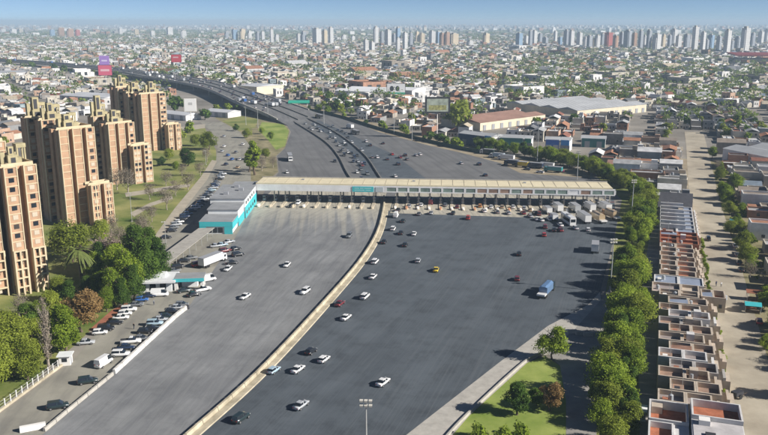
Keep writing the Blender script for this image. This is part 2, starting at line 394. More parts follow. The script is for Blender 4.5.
precast('concrete_barrier', 'barrier_block', bg2, [(-.3, .03), (-.2, .8), (.2, .8), (.3, .03)], 4, M_conc, 'low grey concrete barrier beside two dark parked cars')
be = px([(20, 432), (46, 427)])
tag(sect(be, [(-.6, .03), (-.4, 1.1), (.4, 1.1), (.6, .03)]).build('concrete_barrier', M_white), 'short white barrier block closing the lot near the fence', 'barrier')
b = MB(); p = G(188, 309); b.cyl((0, 0, 0), (0, 0, 1.15), .45, .38, 12); b.cyl((0, 0, 1.15), (0, 0, 1.3), .3, .2, 10)
tag(b.build('traffic_drum', M_dark, loc=(p.x, p.y, .03)), 'dark round drum at the end of the white barrier', 'drum')
# low kerb wall by the right lawn
kw = spline(px([(440, 445), (470, 413), (527, 361), (548, 354)]))
tag(sect(kw, [(-.2, .03), (-.2, .6), (.2, .6), (.2, .03)]).build('low_wall', M_conc), 'low concrete wall edging the triangular lawn', 'wall')
# ------------------------------------------------------------------ viaduct
via = empty('viaduct', 'raised motorway viaduct curving away over a shaded underpass', 'viaduct', (0, 0, 0))
def strip(name, a, b, z, m, th=None, parent=via, lo=0, hi=None):
    A = a[lo:hi]; B = b[lo:hi]; mb = MB()
    if th is None:
        mb.add([p + Vector((0, 0, z)) for p in A] + [p + Vector((0, 0, z)) for p in B], [(i, i + 1, len(A) + i + 1, len(A) + i) for i in range(len(A) - 1)])
    else:
        mb.loft([[p + Vector((0, 0, z - th)), q + Vector((0, 0, z - th)), q + Vector((0, 0, z)), p + Vector((0, 0, z))] for p, q in zip(A, B)])
    return mb.build(name, m, parent)
lerp = lambda f: [a + (b - a) * f for a, b in zip(DL, DR)]
strip('deck', DL, DR, .0, M_conc, 1.6, lo=3)
strip('road_surface', lerp(.02), lerp(.98), .16, M_asph_far, lo=3)
for f0, f1, h in ((0, .02, 1.1), (.98, 1, 1.1)):
    strip('parapet', lerp(f0), lerp(f1), h, M_conc, h - .02, lo=3)
for f in (.36, .64): strip('median_rail', lerp(f - .007), lerp(f + .007), .95, M_barr, .9, lo=1)
b = MB()
for i in range(9, 40, 2):
    if DL[i].z < 3: continue
    for f in (.08, .36, .64, .92):
        q = DL[i] + (DR[i] - DL[i]) * f; MB().cyl((q.x, q.y, 0), (q.x, q.y, q.z - 1.5), .8, n=10).build('pier', M_conc, via)
# embankment under the ramp
mb = MB(); mb.loft([[Vector((p.x, p.y, 0)), Vector((q.x, q.y, 0)), q + Vector((0, 0, -.05)), p + Vector((0, 0, -.05))] for p, q in zip(DL[0:6], DR[0:6])])
struct(mb.build('ramp', M_asph_far)); 
strip('road_surface', lerp(.0), lerp(1), .16, M_asph_far, parent=via, hi=4)
VIA_SCREEN = [DL[i].lerp(DL[i + 1], f_) for i in range(26, len(DL) - 3) for f_ in (0, .33, .66)]
# ------------------------------------------------------------------ toll plaza
tc = empty('toll_canopy', 'long toll plaza canopy with cream roof and white fascia across all lanes', 'canopy', TA, TANG)
Z0, Z1, DEP = 5.7, 8.9, 14.0
M_fascia = mat('white_fascia', (.74, .74, .74), .6, .1, .3); M_sign = mat('sign_panel_grey', (.19, .25, .22), .5, .35, .25); M_signred = mat('sign_panel_russet', (.30, .2, .15), .5, .3, .25)
M_ochre = mat('canopy_roof_cream', (.64, .57, .40), .85, .1, .2)
MB().box(-.2, TLEN + .4, .3, DEP, Z1 - .35, Z1 + .05).build('roof', M_ochre, tc)
MB().box(-.4, TLEN + .6, DEP, DEP + .35, Z0 + .4, Z1 + .5).build('rear_parapet', M_conc, tc)
MB().box(.2, TLEN - .2, .8, DEP - .4, Z0 + .2, Z0 + .35).build('ceiling', M_dark, tc)  # near black colour deepens the shade under the canopy
MB().box(-.4, 58, -.25, .3, Z0, Z1 - .3).build('fascia', M_fascia, tc)
mb = MB(); mb.box(58.05, TLEN + 1.4, -.2, .3, Z1 - 1.0, Z1 - .3); mb.box(58.05, TLEN + 1.4, -.2, .3, Z0, Z0 + .45); mb.build('fascia', M_fascia, tc)
MB().box(-.3, TLEN + .3, -.1, .28, Z1 - .28, Z1 + .3).build('roof_edge', M_ochre, tc)
for s in (-.4, TLEN + .1): MB().box(s, s + .4, .35, DEP - .05, Z0 + .2, Z1 - .4).build('end_fascia', M_fascia, tc)
seam = MB().box(-.07, .07, .6, DEP - .1, Z1 + .051, Z1 + .13).mesh('roof_seam', M_cream)
for k in range(31): link('roof_seam', seam, tc, (2.5 + 5.05 * k, 0, 0))
for k in (19, 70, 120): MB().box(k, k + 1.2, 9, 10, Z1 + .06, Z1 + .5).build('roof_unit', M_grey, tc)
npan = 20; pw = (TLEN + 1.2 - 58.4) / npan
fp = MB().box(-pw / 2 + .45, pw / 2 - .45, -.06, .2, -1.0, .88).mesh('lane_sign', [M_sign]); fc = MB().box(-.43, .43, -.17, .29, Z0 + .46, Z1 - 1.01).mesh('fascia_post', M_fascia)
for k in range(npan + 1):
    x = 58.5 + k * pw; link('fascia_post', fc, tc, (x, 0, 0))
    if k < npan:
        q = link('lane_sign', fp, tc, (x + pw / 2, 0, Z0 + 1.3)); paint(q, M_fascia if k == 16 else M_signred if k in (8, 9, 10, 12, 17) else M_sign)
q = MB().box(43.5, 53, -.45, -.27, Z0 + .15, Z0 + 2.5).build('name_board', M_teal, tc)
mb = MB()
for x, wd, z in ((44.4, 2.2, 1.6), (46.9, 1.6, 1.6), (48.8, 3.2, 1.6), (44.4, 4.6, .7), (49.4, 2.2, .7)): mb.box(x, x + wd, -.49, -.452, Z0 + z, Z0 + z + .35)
mb.build('board_lettering', flat('pale_lettering', (.35, .62, .62), .6), q)
q = MB().box(54, 57.3, -.45, -.27, Z0 + .2, Z0 + 2.4).build('notice_board', flat('board_grey', (.45, .5, .52), .5), tc)
colm = MB().box(-.25, .25, -.25, .25, .0, Z0 + .2).mesh('column', M_conc)
rail = MB().box(0, 5, -.15, .15, 0, .5).mesh('beam', M_grey)
for y in (2.2, 11.5):
    MB().box(.3, TLEN - .3, y - .2, y + .2, Z0 - .3, Z0 + .2).build('beam', M_grey, tc)
mmed = 58.0
isl_s = [2.5 + 5.05 * i for i in range(11)] + [63.2 + 4.95 * i for i in range(20)]
M_isl = mat('island_concrete', (.48, .42, .32), .9, .15, .5); M_hazard = flat('yellow_hazard', (.7, .45, .05), .6)
im = MB(); im.loft([[(-.75 * k, y, .06), (.75 * k, y, .06), (.75 * k, y, .34), (-.75 * k, y, .34)] for y, k in ((-9.6, .45), (-8.6, .9), (-7, 1), (14, 1), (15.6, .9), (16.6, .45))])
im = im.mesh('kerb', M_isl)
nose = MB(); nose.loft([[(-.5 * k, y, .35), (.5 * k, y, .35), (.5 * k, y, h), (-.5 * k, y, h)] for y, k, h in ((-9.2, .5, .7), (-8.7, .9, 1.15), (-6.6, .9, 1.15))])
nose = nose.mesh('crash_nose', M_white); M_noser = flat('nose_orange', (.52, .26, .14), .7)
bb = MB(); bb.box(-.62, .62, 3.4, 6.4, .35, 1.25); bb.box(-.62, .62, 3.4, 6.4, 2.25, 2.5); 
for x in (-.58, .5):
    for y in (3.45, 6.25): bb.box(x, x + .08, y, y + .08, 1.25, 2.25)
bb = bb.mesh('cabin', flat('booth_white', (.62, .63, .63), .5)); bgm = MB().box(-.55, .55, 3.5, 6.3, 1.26, 2.24).mesh('cabin_window', M_glass)
brm = MB().box(-.85, .85, 3.1, 6.7, 2.51, 2.68).mesh('cabin_roof', M_grey)
gate = MB().box(.8, 3.6, -.05, .05, 1.0, 1.1).mesh('barrier_arm', flat('barrier_arm_red', (.6, .1, .07), .5))
gpost = MB().box(-.2, .2, -.2, .2, .35, 1.2).mesh('barrier_post', M_hazard)
for i, s in enumerate(isl_s):
    side = i < 11
    lab = (f'{ORD[10 - i]} toll booth from the median under the plain white fascia' if side else f'{ORD[i - 11]} toll booth from the median under the lane signs')
    e = empty('toll_booth', lab, 'toll booth', T(s, 0), TANG, 'toll booths of the plain half' if side else 'toll booths of the signed half')
    link('kerb', im, e); q = link('crash_nose', nose, e)
    if side and i % 4: paint(q, M_isl)
    elif not side and i % 3 == 0: paint(q, M_noser)
    if not side or i % 3: link('column', colm, e, (0, 2.2, .34)); link('column', colm, e, (0, 11.5, .34))
    cb = link('cabin', bb, e); link('cabin_window', bgm, cb); link('cabin_roof', brm, cb); bp_ = link('barrier_post', gpost, e, (0, 8.6, 0)); link('barrier_arm', gate, bp_)
# bollards / posts before the booths on the signed half: coloured cabin fronts
# ------------------------------------------------------------------ administration building beside the toll plaza
M_adm = mat('admin_white_wall', (.72, .74, .74), .7, .08, .3)
ad = empty('administration_building', 'turquoise and white low office building with stepped grey roofs at the canopy end', 'building', (-71, 299, 0), 0)
def blk(x0, x1, y0, y1, h, teal_h, par=ad, slope=0):
    q = MB().box(x0, x1, y0, y1, 0, h).build('wall', M_adm, par)
    MB().box(x0 - .35, x1 + .35, y0 - .35, y1 + .25, h + .01, h + .4).build('roof', M_roofgrey, par)
    if teal_h: MB().box(x1 + .01, x1 + .25, y0 - .2, y1 - .1, 0.0, teal_h).build('side_panel', M_teal, par)
    return q
blk(0, 12.2, 0, 12, 4.6, 0); blk(0.6, 12.6, 12.3, 25, 6.6, 3.2); blk(-1.2, 13.2, 25.3, 54, 8.2, 4.8); blk(1, 11, 56, 72, 6.0, 0)
MB().box(-.2, 12.6, -.4, -.05, 3.0, 4.9).build('fascia', M_teal, ad)
MB().box(-.2, 2.2, -.35, -.02, .0, 2.99).build('front_panel', M_teal, ad)
MB().box(9.4, 12.5, -.35, -.02, .0, 2.99).build('front_panel', M_teal, ad)
wg = MB().box(-.9, .9, -.06, .06, 0, 2.0).mesh('window', M_glass)
for x in (3.4, 5.6, 7.8): link('window', wg, ad, (x, -.07, .5))
MB().box(12.35, 12.7, -.3, 12.1, 2.0, 4.5).build('side_panel', M_teal, ad)
ws = MB().box(-.06, .06, -1.1, 1.1, 0, 1.3).mesh('side_window', M_glass)
for y in range(28, 53, 5): link('side_window', ws, ad, (13.28, y, 5.6))
for y in range(28, 53, 5): link('side_window', ws, ad, (13.5, y, 1.6))
for x, y in ((3, 32), (8, 40), (5, 47)): MB().box(x, x + 2, y, y + 1.6, 8.61, 9.7).build('rooftop_unit', M_grey, ad)
# carport canopy
P0, P1 = G(207, 236), G(161, 272); d = (P1 - P0); L = d.length; rz = math.atan2(d.y, d.x)
cp = empty('carport', 'long grey sheet roofed carport between the offices and the guard hut', 'carport', P0, rz)
MB().loft([[(x, -3.2, 2.9), (x, 3.2, 3.3), (x, 3.2, 3.42), (x, -3.2, 3.02)] for x in np.linspace(0, L, 14)]).build('roof', M_conc, cp)
pm = MB().cyl((0, 0, 0), (0, 0, 2.95), .1, n=8).mesh('post', M_pole)
for x in np.linspace(1, L - 1, 8): link('post', pm, cp, (x, -2.6, .03)); link('post', pm, cp, (x, 2.6, .03))
# guard building and teal entrance canopy
gp = G(155, 289)
gb = empty('guard_building', 'low flat white roofed guard building beside the dark green trees', 'building', (gp.x, gp.y, 0), R(6))
MB().box(-5, 5.6, -3, 4.5, 0, 3.1).build('wall', M_adm, gb); MB().box(-6, 6.8, -4.3, 5.6, 3.11, 3.7).build('roof', mat('white_roof', (.66, .67, .68), .6, .1, .4), gb)
MB().box(-2, 3.4, -.5, 3.6, 3.71, 4.5).build('roof_lantern', M_adm, gb)
for x in (-3, 0, 3): link('window', wg, gb, (x, -3.07, .7))
tp = G(190, 288)
tcn = empty('entrance_canopy', 'small turquoise edged canopy on white columns beside the guard building', 'canopy', (tp.x, tp.y, 0), R(6))
MB().box(-4.4, 4.6, -2.5, 4, 3.5, 3.75).build('roof', M_roofgrey, tcn); MB().box(-4.5, 4.7, -2.75, -2.52, 2.9, 3.9).build('fascia', M_teal, tcn)
for x in (-3.8, 4): MB().box(x - .5, x + .5, -2.3, -1.3, 0.03, 3.5).build('column', M_white, tcn); MB().box(x - .3, x + .3, 2.6, 3.3, 0.03, 3.5).build('column', M_white, tcn)
MB().box(-2.5, 2.2, 1, 3.4, .03, 2.6).build('kiosk', M_adm, tcn)
# gate hut and fence by the lawn
hp = G(66, 364)
hut = empty('guard_hut', 'tiny white guard hut at the end of the fence', 'hut', (hp.x, hp.y, 0), R(8))
MB().box(-1.3, 1.3, -1.1, 1.3, 0, 2.4).build('wall', M_white, hut); MB().box(-1.7, 1.7, -1.5, 1.7, 2.41, 2.6).build('roof', M_adm, hut)
MB().box(-.6, .6, -1.14, -1.0, 1, 1.9).build('window', M_glass, hut); MB().box(1.26, 1.33, -.5, .4, 0.05, 2).build('door', M_grey, hut)
fa, fb = G(-14, 422), G(62, 366); fd = (fb - fa); fl = fd.length
fe = empty('fence', 'pale post fence on a cream base wall beside the lawn', 'fence', fa, math.atan2(fd.y, fd.x))
MB().box(0, fl, -.25, .25, 0, .55).build('base_wall', M_cream, fe)
po = MB().box(-.09, .09, -.09, .09, .55, 2.2).mesh('post', M_white); rl = MB().box(.1, 1.9, -.02, .02, 0, .06).mesh('rail', M_pole)
k = 0; x = .3
while x < fl - .2:
    link('post', po, fe, (x, 0, 0))
    if x + 2 < fl:
        for z in (.8, 1.4, 2.0): link('rail', rl, fe, (x, 0, z))
    x += 2
RO = Vector((51.3, 136.2, 0)); RA = -R(18.7); rxv = Vector((math.cos(RA), math.sin(RA), 0)); ryv = Vector((-math.sin(RA), math.cos(RA), 0))
RW = lambda s, t: RO + rxv * s + ryv * t          # frame of the terrace: s across, t along
# ------------------------------------------------------------------ brick towers
M_shut = flat('pale_shutter', (.50, .43, .33), .7); M_win2 = flat('window_dark_brown', (.06, .05, .045), .3)
FL = 2.78
wmesh = [MB().box(-.75, .75, -.09, .03, 0, 1.35).mesh('window', m) for m in (M_glass, M_shut, M_win2)]
wside = [MB().box(-.09, .03, -.7, .7, 0, 1.35).mesh('window', m) for m in (M_glass, M_shut, M_win2)]
WINS = []
def shaft(e, x0, y0, w_, d_, nf, bays, base=0, cream=False, wins=True, rg=rnd):
    h = nf * FL; gap = 1.75; bw = (w_ - gap * (bays - 1)) / bays; core = MB(); fr = MB()
    core.box(x0 + 2.4, x0 + w_ - .1, y0 + 2.6, y0 + d_, 0, h - .4)
    nf_ = max(1, int((d_ - 2.6) / 4.6)); fw = (d_ - 2.6) / nf_
    for q_ in range(nf_): core.box(x0 + .1, x0 + 2.38, y0 + 2.62 + q_ * fw, y0 + 2.62 + q_ * fw + fw * .55, 0, h - .4)  # fins leave deep recesses, shaped to darken the left flank
    for b in range(bays):
        bx = x0 + b * (bw + gap); core.box(bx + .15, bx + bw - .15, y0 + .2, y0 + 2.58, FL if base else 0, h - .4)
        for x in (bx, bx + bw - .3): fr.box(x, x + .3, y0, y0 + .8, 0, h)
        for k in range(1, nf + 1):
            fr.box(bx + .31, bx + bw - .31, y0 + .08, y0 + .5, k * FL - .28, k * FL)
            if wins and (base or cream or b == bays - 1 or bays < 3):
                for t in ((.3, .7) if bw > 4 else (.5,)):
                    WINS.append(None); WINS[-1] = link('window', wmesh[rg.choice((0, 0, 2, 1, 1))], e, (bx + bw * t, y0 + .2, (k - 1) * FL + .95))
        if cream:
            fr.box(bx + bw / 2 - .2, bx + bw / 2 + .2, y0 + .03, y0 + .48, FL, h - .4)
    # side frames; cream mostly left off the left flank to colour it as shaded
    for sx in (x0 - .06, x0 + w_ - .3):
        
        for yy in ((y0 + 2.62,) if sx < x0 else (y0 + 2.62, y0 + d_ / 2, y0 + d_ - .4)): fr.box(sx + .01, sx + .35, yy, yy + .37, 0, h + .03)
    if wins:
        for k in range(nf):
            for yy in (.35, .75):
                WINS.append(None); WINS[-1] = link('window', wside[rg.choice((0, 2))], e, (x0 + 2.38, y0 + 2.62 + (int(yy > .5) * (nf_ - 1) + .78) * fw, k * FL + .95))  # left flank: dark panes only, no pale shutters, to deepen its shade
                r_ = link('window', wside[rg.choice((0, 2, 1))], e, (x0 + w_ - .08, y0 + d_ * yy, k * FL + .95)); r_.rotation_euler.z = math.pi; WINS.append(r_)
    # parapet round the roof
    for a in ((x0 + .3, x0 + w_, y0 + 2.63, y0 + 2.85), (x0 + .3, x0 + w_, y0 + d_ - .25, y0 + d_ + .01), (x0 + 2.41, x0 + 2.6, y0 + 2.86, y0 + d_ - .26), (x0 + w_ - .2, x0 + w_ + .02, y0 + 2.86, y0 + d_ - .26)):
        fr.box(*a, h - .41, h + .6)
    if base:
        for b in range(bays):
            bx = x0 + b * (bw + gap)
            for k in range(base + 1):
                if k: fr.box(bx + .45, bx + bw - .45, y0 - .7, y0 - .01, k * FL - .4, k * FL + .02)
            for x in (bx - .02, bx + bw / 2 - .25, bx + bw - .5): fr.box(x, x + .5, y0 - .72, y0 - .02, 0, base * FL + .04)
    so_ = core.build('shaft', M_brick, e)
    for w_o in WINS: w_o.parent = so_
    WINS.clear(); fr.build('frame', M_towercream, e)
def crown(e, x, y, z, s=1, k=1, rg=rnd):
    """broken cluster of lift rooms, water tanks and open frames"""
    c = MB(); c.box(x, x + 4.6 * s, y, y + 4.4 * s, z - .3, z + 3.0); c.box(x + .5, x + 3.4 * s, y + .6, y + 3.4 * s, z + 3.0, z + 5.4 * k)
    c.box(x + 4.9 * s, x + 7.2 * s, y + 1.0, y + 3.2, z - .3, z + 2.0); c.box(x - 1.6, x - .3, y + 1.4, y + 3.2, z - .3, z + 3.8 * k)
    for ax in (4.0, 6.2):
        for ay in (3.6, 5.6): c.box(x + ax, x + ax + .45, y + ay, y + ay + .45, z - .3, z + 4.4)
    c.box(x + 3.9, x + 6.8, y + 3.5, y + 6.2, z + 4.4, z + 5.6)
    c.build('roof_crown', M_crown, e)
    MB().box(x + .9, x + 2.6 * s, y + .5, y + .59, z + 3.4, z + 4.9 * k).build('roof_louvre', M_dark, e); MB().box(x + .8, x + 3.6 * s, y - .06, y - .01, z + .6, z + 2.2).build('roof_louvre', M_dark, e)
def tower(pxy, label, shafts, crowns, ang=R(45)):
    p = G(*pxy); e = empty('apartment_tower', label, 'tower', p, ang, 'brick apartment towers of the estate')
    for s in shafts: shaft(e, *s)
    for c in crowns: crown(e, *c)
    return e
tower((18, 296), 'brick apartment tower with cream framed base storeys, nearest the palm and fence',
      [(0, 0, 9.5, 12, 14, 2, 5, False), (-10, 3, 8.6, 11, 14, 1, 5, True), (-7, 15.5, 14, 12, 16, 2)], [(-5, 18, 44.3), (3, 4, 38.7, .6)])
tower((68, 227), 'brick apartment tower with a six storey annex behind the spreading tree',
      [(0, 0, 14.5, 12, 14, 3), (-1.2, 13, 13, 10, 15, 2), (-2.4, 24, 13, 11, 15, 2), (8, -6.6, 9, 6.2, 6, 2, 0, True)], [(4, 4, 38.7, .9, 1.0), (2, 14, 41.5, .8, 1.2), (1, 26, 41.5, .9, 1.5)])
tower((113, 185), 'brick apartment tower between the annexed tower and the rearmost tower',
      [(0, 0, 14, 12, 11, 3), (-1.2, 13, 13, 10, 12, 2), (9, -6.6, 10, 6.2, 7, 2, 0, True)], [(4, 4, 30.3, .9, 1.2), (1, 14, 33.2, .9, 1.9)])
tower((145, 152), 'rearmost brick apartment tower of the estate, nearest the motorway viaduct',
      [(0, 0, 17, 13, 13, 3), (-1.2, 14, 15, 10, 13, 2), (-2.4, 25, 15, 14, 14, 2), (13, -7.6, 9, 7, 6, 2, 0, True)], [(8, 4, 36, 1, 1.3), (2, 15, 36, .9, 1.2), (1, 30, 38.7, .8, 1.4)])
# ------------------------------------------------------------------ trees
M_leafB = leafmat('leaves_bright', (.07, .13, .010), (.36, .46, .05))
M_leafD = leafmat('leaves_dark', (.03, .075, .014), (.15, .24, .035))
M_leafY = leafmat('leaves_olive', (.10, .135, .015), (.36, .42, .06))
M_leafO = leafmat('leaves_russet', (.15, .095, .04), (.38, .25, .10))
M_leafP = leafmat('blossom_twigs', (.20, .14, .12), (.40, .31, .26))
M_leafG = leafmat('twigs_grey', (.17, .14, .105), (.34, .29, .225))
def leaf_mesh(name, centers, size, mats, seed, flatness=.6, aspect=1.0, outward=True):
    rs = np.random.RandomState(seed); n = len(centers); c = np.asarray(centers, float)
    if outward:
        zc_ = c[:, 2].min() + .42 * np.ptp(c[:, 2]); o_ = c * [1, 1, 1] - [0, 0, zc_]; o_ /= np.linalg.norm(o_, axis=1)[:, None] + 1e-6
        nn = o_ * .75 + [0, 0, .35] + rs.normal(size=(n, 3)) * .55; nn /= np.linalg.norm(nn, axis=1)[:, None]
        a = np.cross(nn, rs.normal(size=(n, 3))); a /= np.linalg.norm(a, axis=1)[:, None]; b = np.cross(nn, a)
    else:
        a = rs.normal(size=(n, 3)); a[:, 2] *= flatness; a /= np.linalg.norm(a, axis=1)[:, None]
        b = np.cross(a, rs.normal(size=(n, 3))); b /= np.linalg.norm(b, axis=1)[:, None]
    s = size * rs.uniform(.6, 1.3, (n, 1)); a = a * s * aspect; b = b * s / aspect
    v = np.stack([c - a - b * .6, c + a - b, c + a * .9 + b, c - a * .8 + b * .7], 1).reshape(-1, 3)
    me = bpy.data.meshes.new(name); me.vertices.add(4 * n); me.vertices.foreach_set('co', v.ravel())
    me.loops.add(4 * n); me.loops.foreach_set('vertex_index', np.arange(4 * n)); me.polygons.add(n)
    me.polygons.foreach_set('loop_start', np.arange(n) * 4)
    me.update(calc_edges=True)
    me.materials.append(mats)
    cl = np.floor(c / 1.4); hsh = np.abs(np.sin(cl @ np.array([12.9898, 78.233, 37.719])) * 43758.5) % 1
    at = me.attributes.new('shade', 'FLOAT', 'FACE'); at.data.foreach_set('value', (.62 * hsh * .6 + rs.uniform(0, .35, n)).astype(np.float32))
    return me
def crown_pts(seed, h, rx, n, trunk=.25, lobes=9, cone=0.0):
    """points in the shells of many overlapping lobes: an uneven outline with gaps"""
    rs = np.random.RandomState(seed); L = []
    for i in range(lobes):
        t = rs.uniform(.0, 1); z = h * (trunk + (1 - trunk) * (.18 + .68 * t)); k = (1 - cone * t) * (1 - .45 * abs(2 * t - .8))
        ang = rs.uniform(0, 6.283); r = rx * k * rs.uniform(.2, .85)
        L.append((r * math.cos(ang), r * math.sin(ang), z, rx * rs.uniform(.22, .56) * (1 - .55 * cone * t)))
    out = []
    while len(out) < n:
        l = L[rs.randint(lobes)]; d = rs.normal(size=3); d /= np.linalg.norm(d); q = l[3] * (rs.uniform(.55, 1.05) if rs.rand() < .9 else rs.uniform(1.0, 1.35))
        d[2] *= .8; p = np.array(l[:3]) + d * q
        if p[2] > h * trunk * .6: out.append(p)
    return out
def trunk_mesh(seed, h, rx, m, r0=.28, limbs=7, twigs=0, top=.72):
    rg = random.Random(seed); mb = MB(); pts = [Vector((0, 0, -.1))]; n = 5
    for i in range(1, n + 1): pts.append(Vector((rg.uniform(-.04, .04) * h, rg.uniform(-.04, .04) * h, h * top * i / n)))
    for i in range(n): mb.cyl(pts[i], pts[i + 1], r0 * (1 - i / n * .75), r0 * (1 - (i + 1) / n * .75), 7)
    for k in range(limbs):
        i = rg.randint(1, n); a = rg.uniform(0, 6.28); q = pts[i] + Vector((math.cos(a) * rx * .7, math.sin(a) * rx * .7, h * rg.uniform(.1, .3)))
        mid = pts[i].lerp(q, .5) + Vector((0, 0, -.02 * h)); mb.cyl(pts[i], mid, r0 * .35, r0 * .22, 5); mb.cyl(mid, q, r0 * .22, r0 * .06, 5)
        for t in range(twigs):
            s = mid.lerp(q, rg.uniform(0, 1)); dv = Vector((rg.uniform(-1, 1), rg.uniform(-1, 1), rg.uniform(.1, 1.2))).normalized() * rx * rg.uniform(.3, .6)
            mb.cyl(s, s + dv, r0 * .1, r0 * .03, 4)
    return mb.mesh('trunk', m)
PROTO = {}
def proto(key, h, rx, n, size, lm, seeds, trunk=.22, lobes=12, cone=0.0, bark=M_bark, limbs=7, twigs=0, flatness=.6):
    PROTO[key] = [(h, leaf_mesh('crown', crown_pts(s, h, rx, n, trunk, lobes, cone), size, lm, s, flatness), trunk_mesh(s, h, rx, bark, .03 * h, limbs, twigs)) for s in seeds]
proto('bright', 9, 4.2, 10500, .145, M_leafB, (1, 2, 3, 4), .12, 22)
proto('olive', 9, 4.4, 9500, .145, M_leafY, (5, 6), .15, 20)
proto('dark', 11, 4.2, 10500, .155, M_leafD, (7, 8, 9), .08, 18, .35)
proto('spread', 10, 6.5, 7000, .17, M_leafY, (11, 12), .35, 16)
proto('tall', 14, 3.0, 7000, .18, M_leafB, (13, 14), .06, 18, .5)
proto('russet', 8, 3.6, 3200, .14, M_leafO, (15, 16), .2, 12, twigs=3)
proto('blossom', 8, 4.2, 1500, .15, M_leafP, (17, 18), .3, 14, bark=M_barkpale, limbs=11, twigs=6)
proto('bare', 9, 4.2, 1000, .13, M_leafG, (19, 20), .3, 14, bark=M_barkpale, limbs=13, twigs=9)
proto('far_bright', 8, 4.2, 420, .62, M_leafB, (21, 22, 23), .1, 12)
proto('far_dark', 8, 4.2, 420, .62, M_leafD, (24, 25, 26), .1, 12)
proto('far_olive', 8, 4.2, 380, .62, M_leafY, (27, 28), .1, 12)
proto('bush', 2.6, 2.0, 700, .16, M_leafB, (29, 30), .02, 10)
proto('bigdark', 17, 5.0, 20000, .17, M_leafD, (41, 42, 43), .05, 46, .5)
proto('bigbright', 16, 5.0, 17000, .17, M_leafB, (44, 45), .07, 42, .4)
proto('bigolive', 13, 5.2, 14000, .16, M_leafY, (46, 47), .1, 34, .2)
# poplar, leafless: a tall narrow fan of upright branches
def poplar():
    rg = random.Random(3); mb = MB(); mb.cyl((0, 0, -.1), (0, 0, 15), .32, .05, 7)
    for i in range(60):
        z = rg.uniform(1.5, 12); a = rg.uniform(0, 6.28); L = rg.uniform(2, 4.5); r = rg.uniform(.5, 1.5)
        q = Vector((math.cos(a) * r, math.sin(a) * r, z + L)); mb.cyl((0, 0, z), q, .09, .02, 4)
        for _ in range(3):
            t = rg.uniform(.3, 1); s = Vector((0, 0, z)).lerp(q, t); mb.cyl(s, s + Vector((rg.uniform(-.5, .5), rg.uniform(-.5, .5), rg.uniform(.6, 1.4))), .035, .012, 4)
    rs = np.random.RandomState(4); c = [(rs.normal() * .7 * (1 - abs(z / 16 - .5)), rs.normal() * .7 * (1 - abs(z / 16 - .5)), z) for z in rs.uniform(2.5, 16, 900)]
    return 16, leaf_mesh('crown', c, .13, M_leafG, 5), mb.mesh('trunk', M_barkpale)
PROTO['poplar'] = [poplar()]
def palm():
    mb = MB(); pts = [Vector((0, 0, -.1)), Vector((.15, 0, 3)), Vector((.1, .1, 6)), Vector((0, .1, 8.6))]
    for i in range(3): mb.cyl(pts[i], pts[i + 1], .34 - .04 * i, .30 - .04 * i, 8)
    rg = random.Random(9); lf = MB()
    for k in range(34):
        a = rg.uniform(0, 6.28); up = rg.uniform(-.3, 1.1); L = rg.uniform(2.8, 3.8); dx = Vector((math.cos(a), math.sin(a), 0)); side = Vector((-dx.y, dx.x, 0)); prev = None
        for i in range(7):
            t = i / 6; p = pts[-1] + dx * L * t * math.cos(up * .6) + Vector((0, 0, L * (math.sin(up) * t - .75 * t * t))); wd = .42 * (1 - t * .8) * (1 if i else .3)
            cur = [p - side * wd - Vector((0, 0, wd * .4)), p, p + side * wd - Vector((0, 0, wd * .4))]
            if prev: lf.add(prev + cur, [(0, 1, 4, 3), (1, 2, 5, 4)])
            prev = cur
    return 11, lf.mesh('crown', mat('palm_fronds', (.10, .125, .03), .7, .3, 1.0)), mb.mesh('trunk', M_bark)
PROTO['palm'] = [palm()]
KIND = {'bright': 'bright_tree', 'olive': 'olive_tree'}
def tree(pos, kind, h, label, group, wide=1.0, name='tree', cat='tree'):
    h0, cm, tm = rnd.choice(PROTO[kind]); s = h / h0
    e = empty(name, label, cat, (pos[0], pos[1], 0), rnd.uniform(0, 6.28), group); e.scale = (s * wide, s * wide, s)
    link('trunk', tm, e); link('crown', cm, e); return e
def tpx(x, y, kind, h, label, group=None, wide=1.0, **k): p = G(x, y); return tree(p, kind, h, label, group, wide, **k)
for x, y, h in ((146, 288, 17.5), (158, 281, 15.5), (128, 296, 16.5), (114, 306, 13), (137, 278, 19), (122, 308, 10), (116, 288, 16), (150, 274, 17), (134, 300, 12), (102, 303, 11), (107, 312, 8.5)):
    tpx(x, y, 'bigdark' if x > 120 and x != 128 else 'bigbright', h, ('tallest dense evergreen behind the guard building roof' if h > 18 else 'tall dense evergreen beside the guard building' if h > 14 else 'shorter dense evergreen before the tall ones by the guard building') if x > 120 and x != 128 else ('tall' if h > 14 else 'mid sized' if h > 10 else 'low') + ' leafy tree in the clump beside the red paving', 'evergreens by the guard building', 1.0)
tpx(82, 332, 'russet', 11.5, 'russet leaved tree between the green clump and the poplar', wide=1.15)
tpx(92, 320, 'russet', 9, 'small russet tree behind the larger russet one'); 
tpx(49, 370, 'poplar', 18, 'tall narrow leafless grey poplar beside the guard hut')
tpx(66, 354, 'bigbright', 13.5, 'green tree right behind the bare poplar'); tpx(30, 332, 'dark', 9, 'dark green tree on the lawn below the tower')
for x, y, h in ((14, 376, 14), (-6, 390, 14), (28, 380, 10), (36, 356, 11), (4, 356, 12), (20, 358, 11), (-4, 368, 14), (10, 345, 9)): tpx(x, y, 'bigolive', h, ('tall' if h > 12 else 'mid sized' if h > 10 else 'low') + ' olive green tree in the cluster on the lawn behind the fence', 'olive trees behind the fence')
tpx(73, 262, 'spread', 13, 'wide spreading yellow green tree below the annexed tower', wide=1.1); tpx(62, 252, 'spread', 9, 'smaller spreading tree at the foot of the annexed tower')
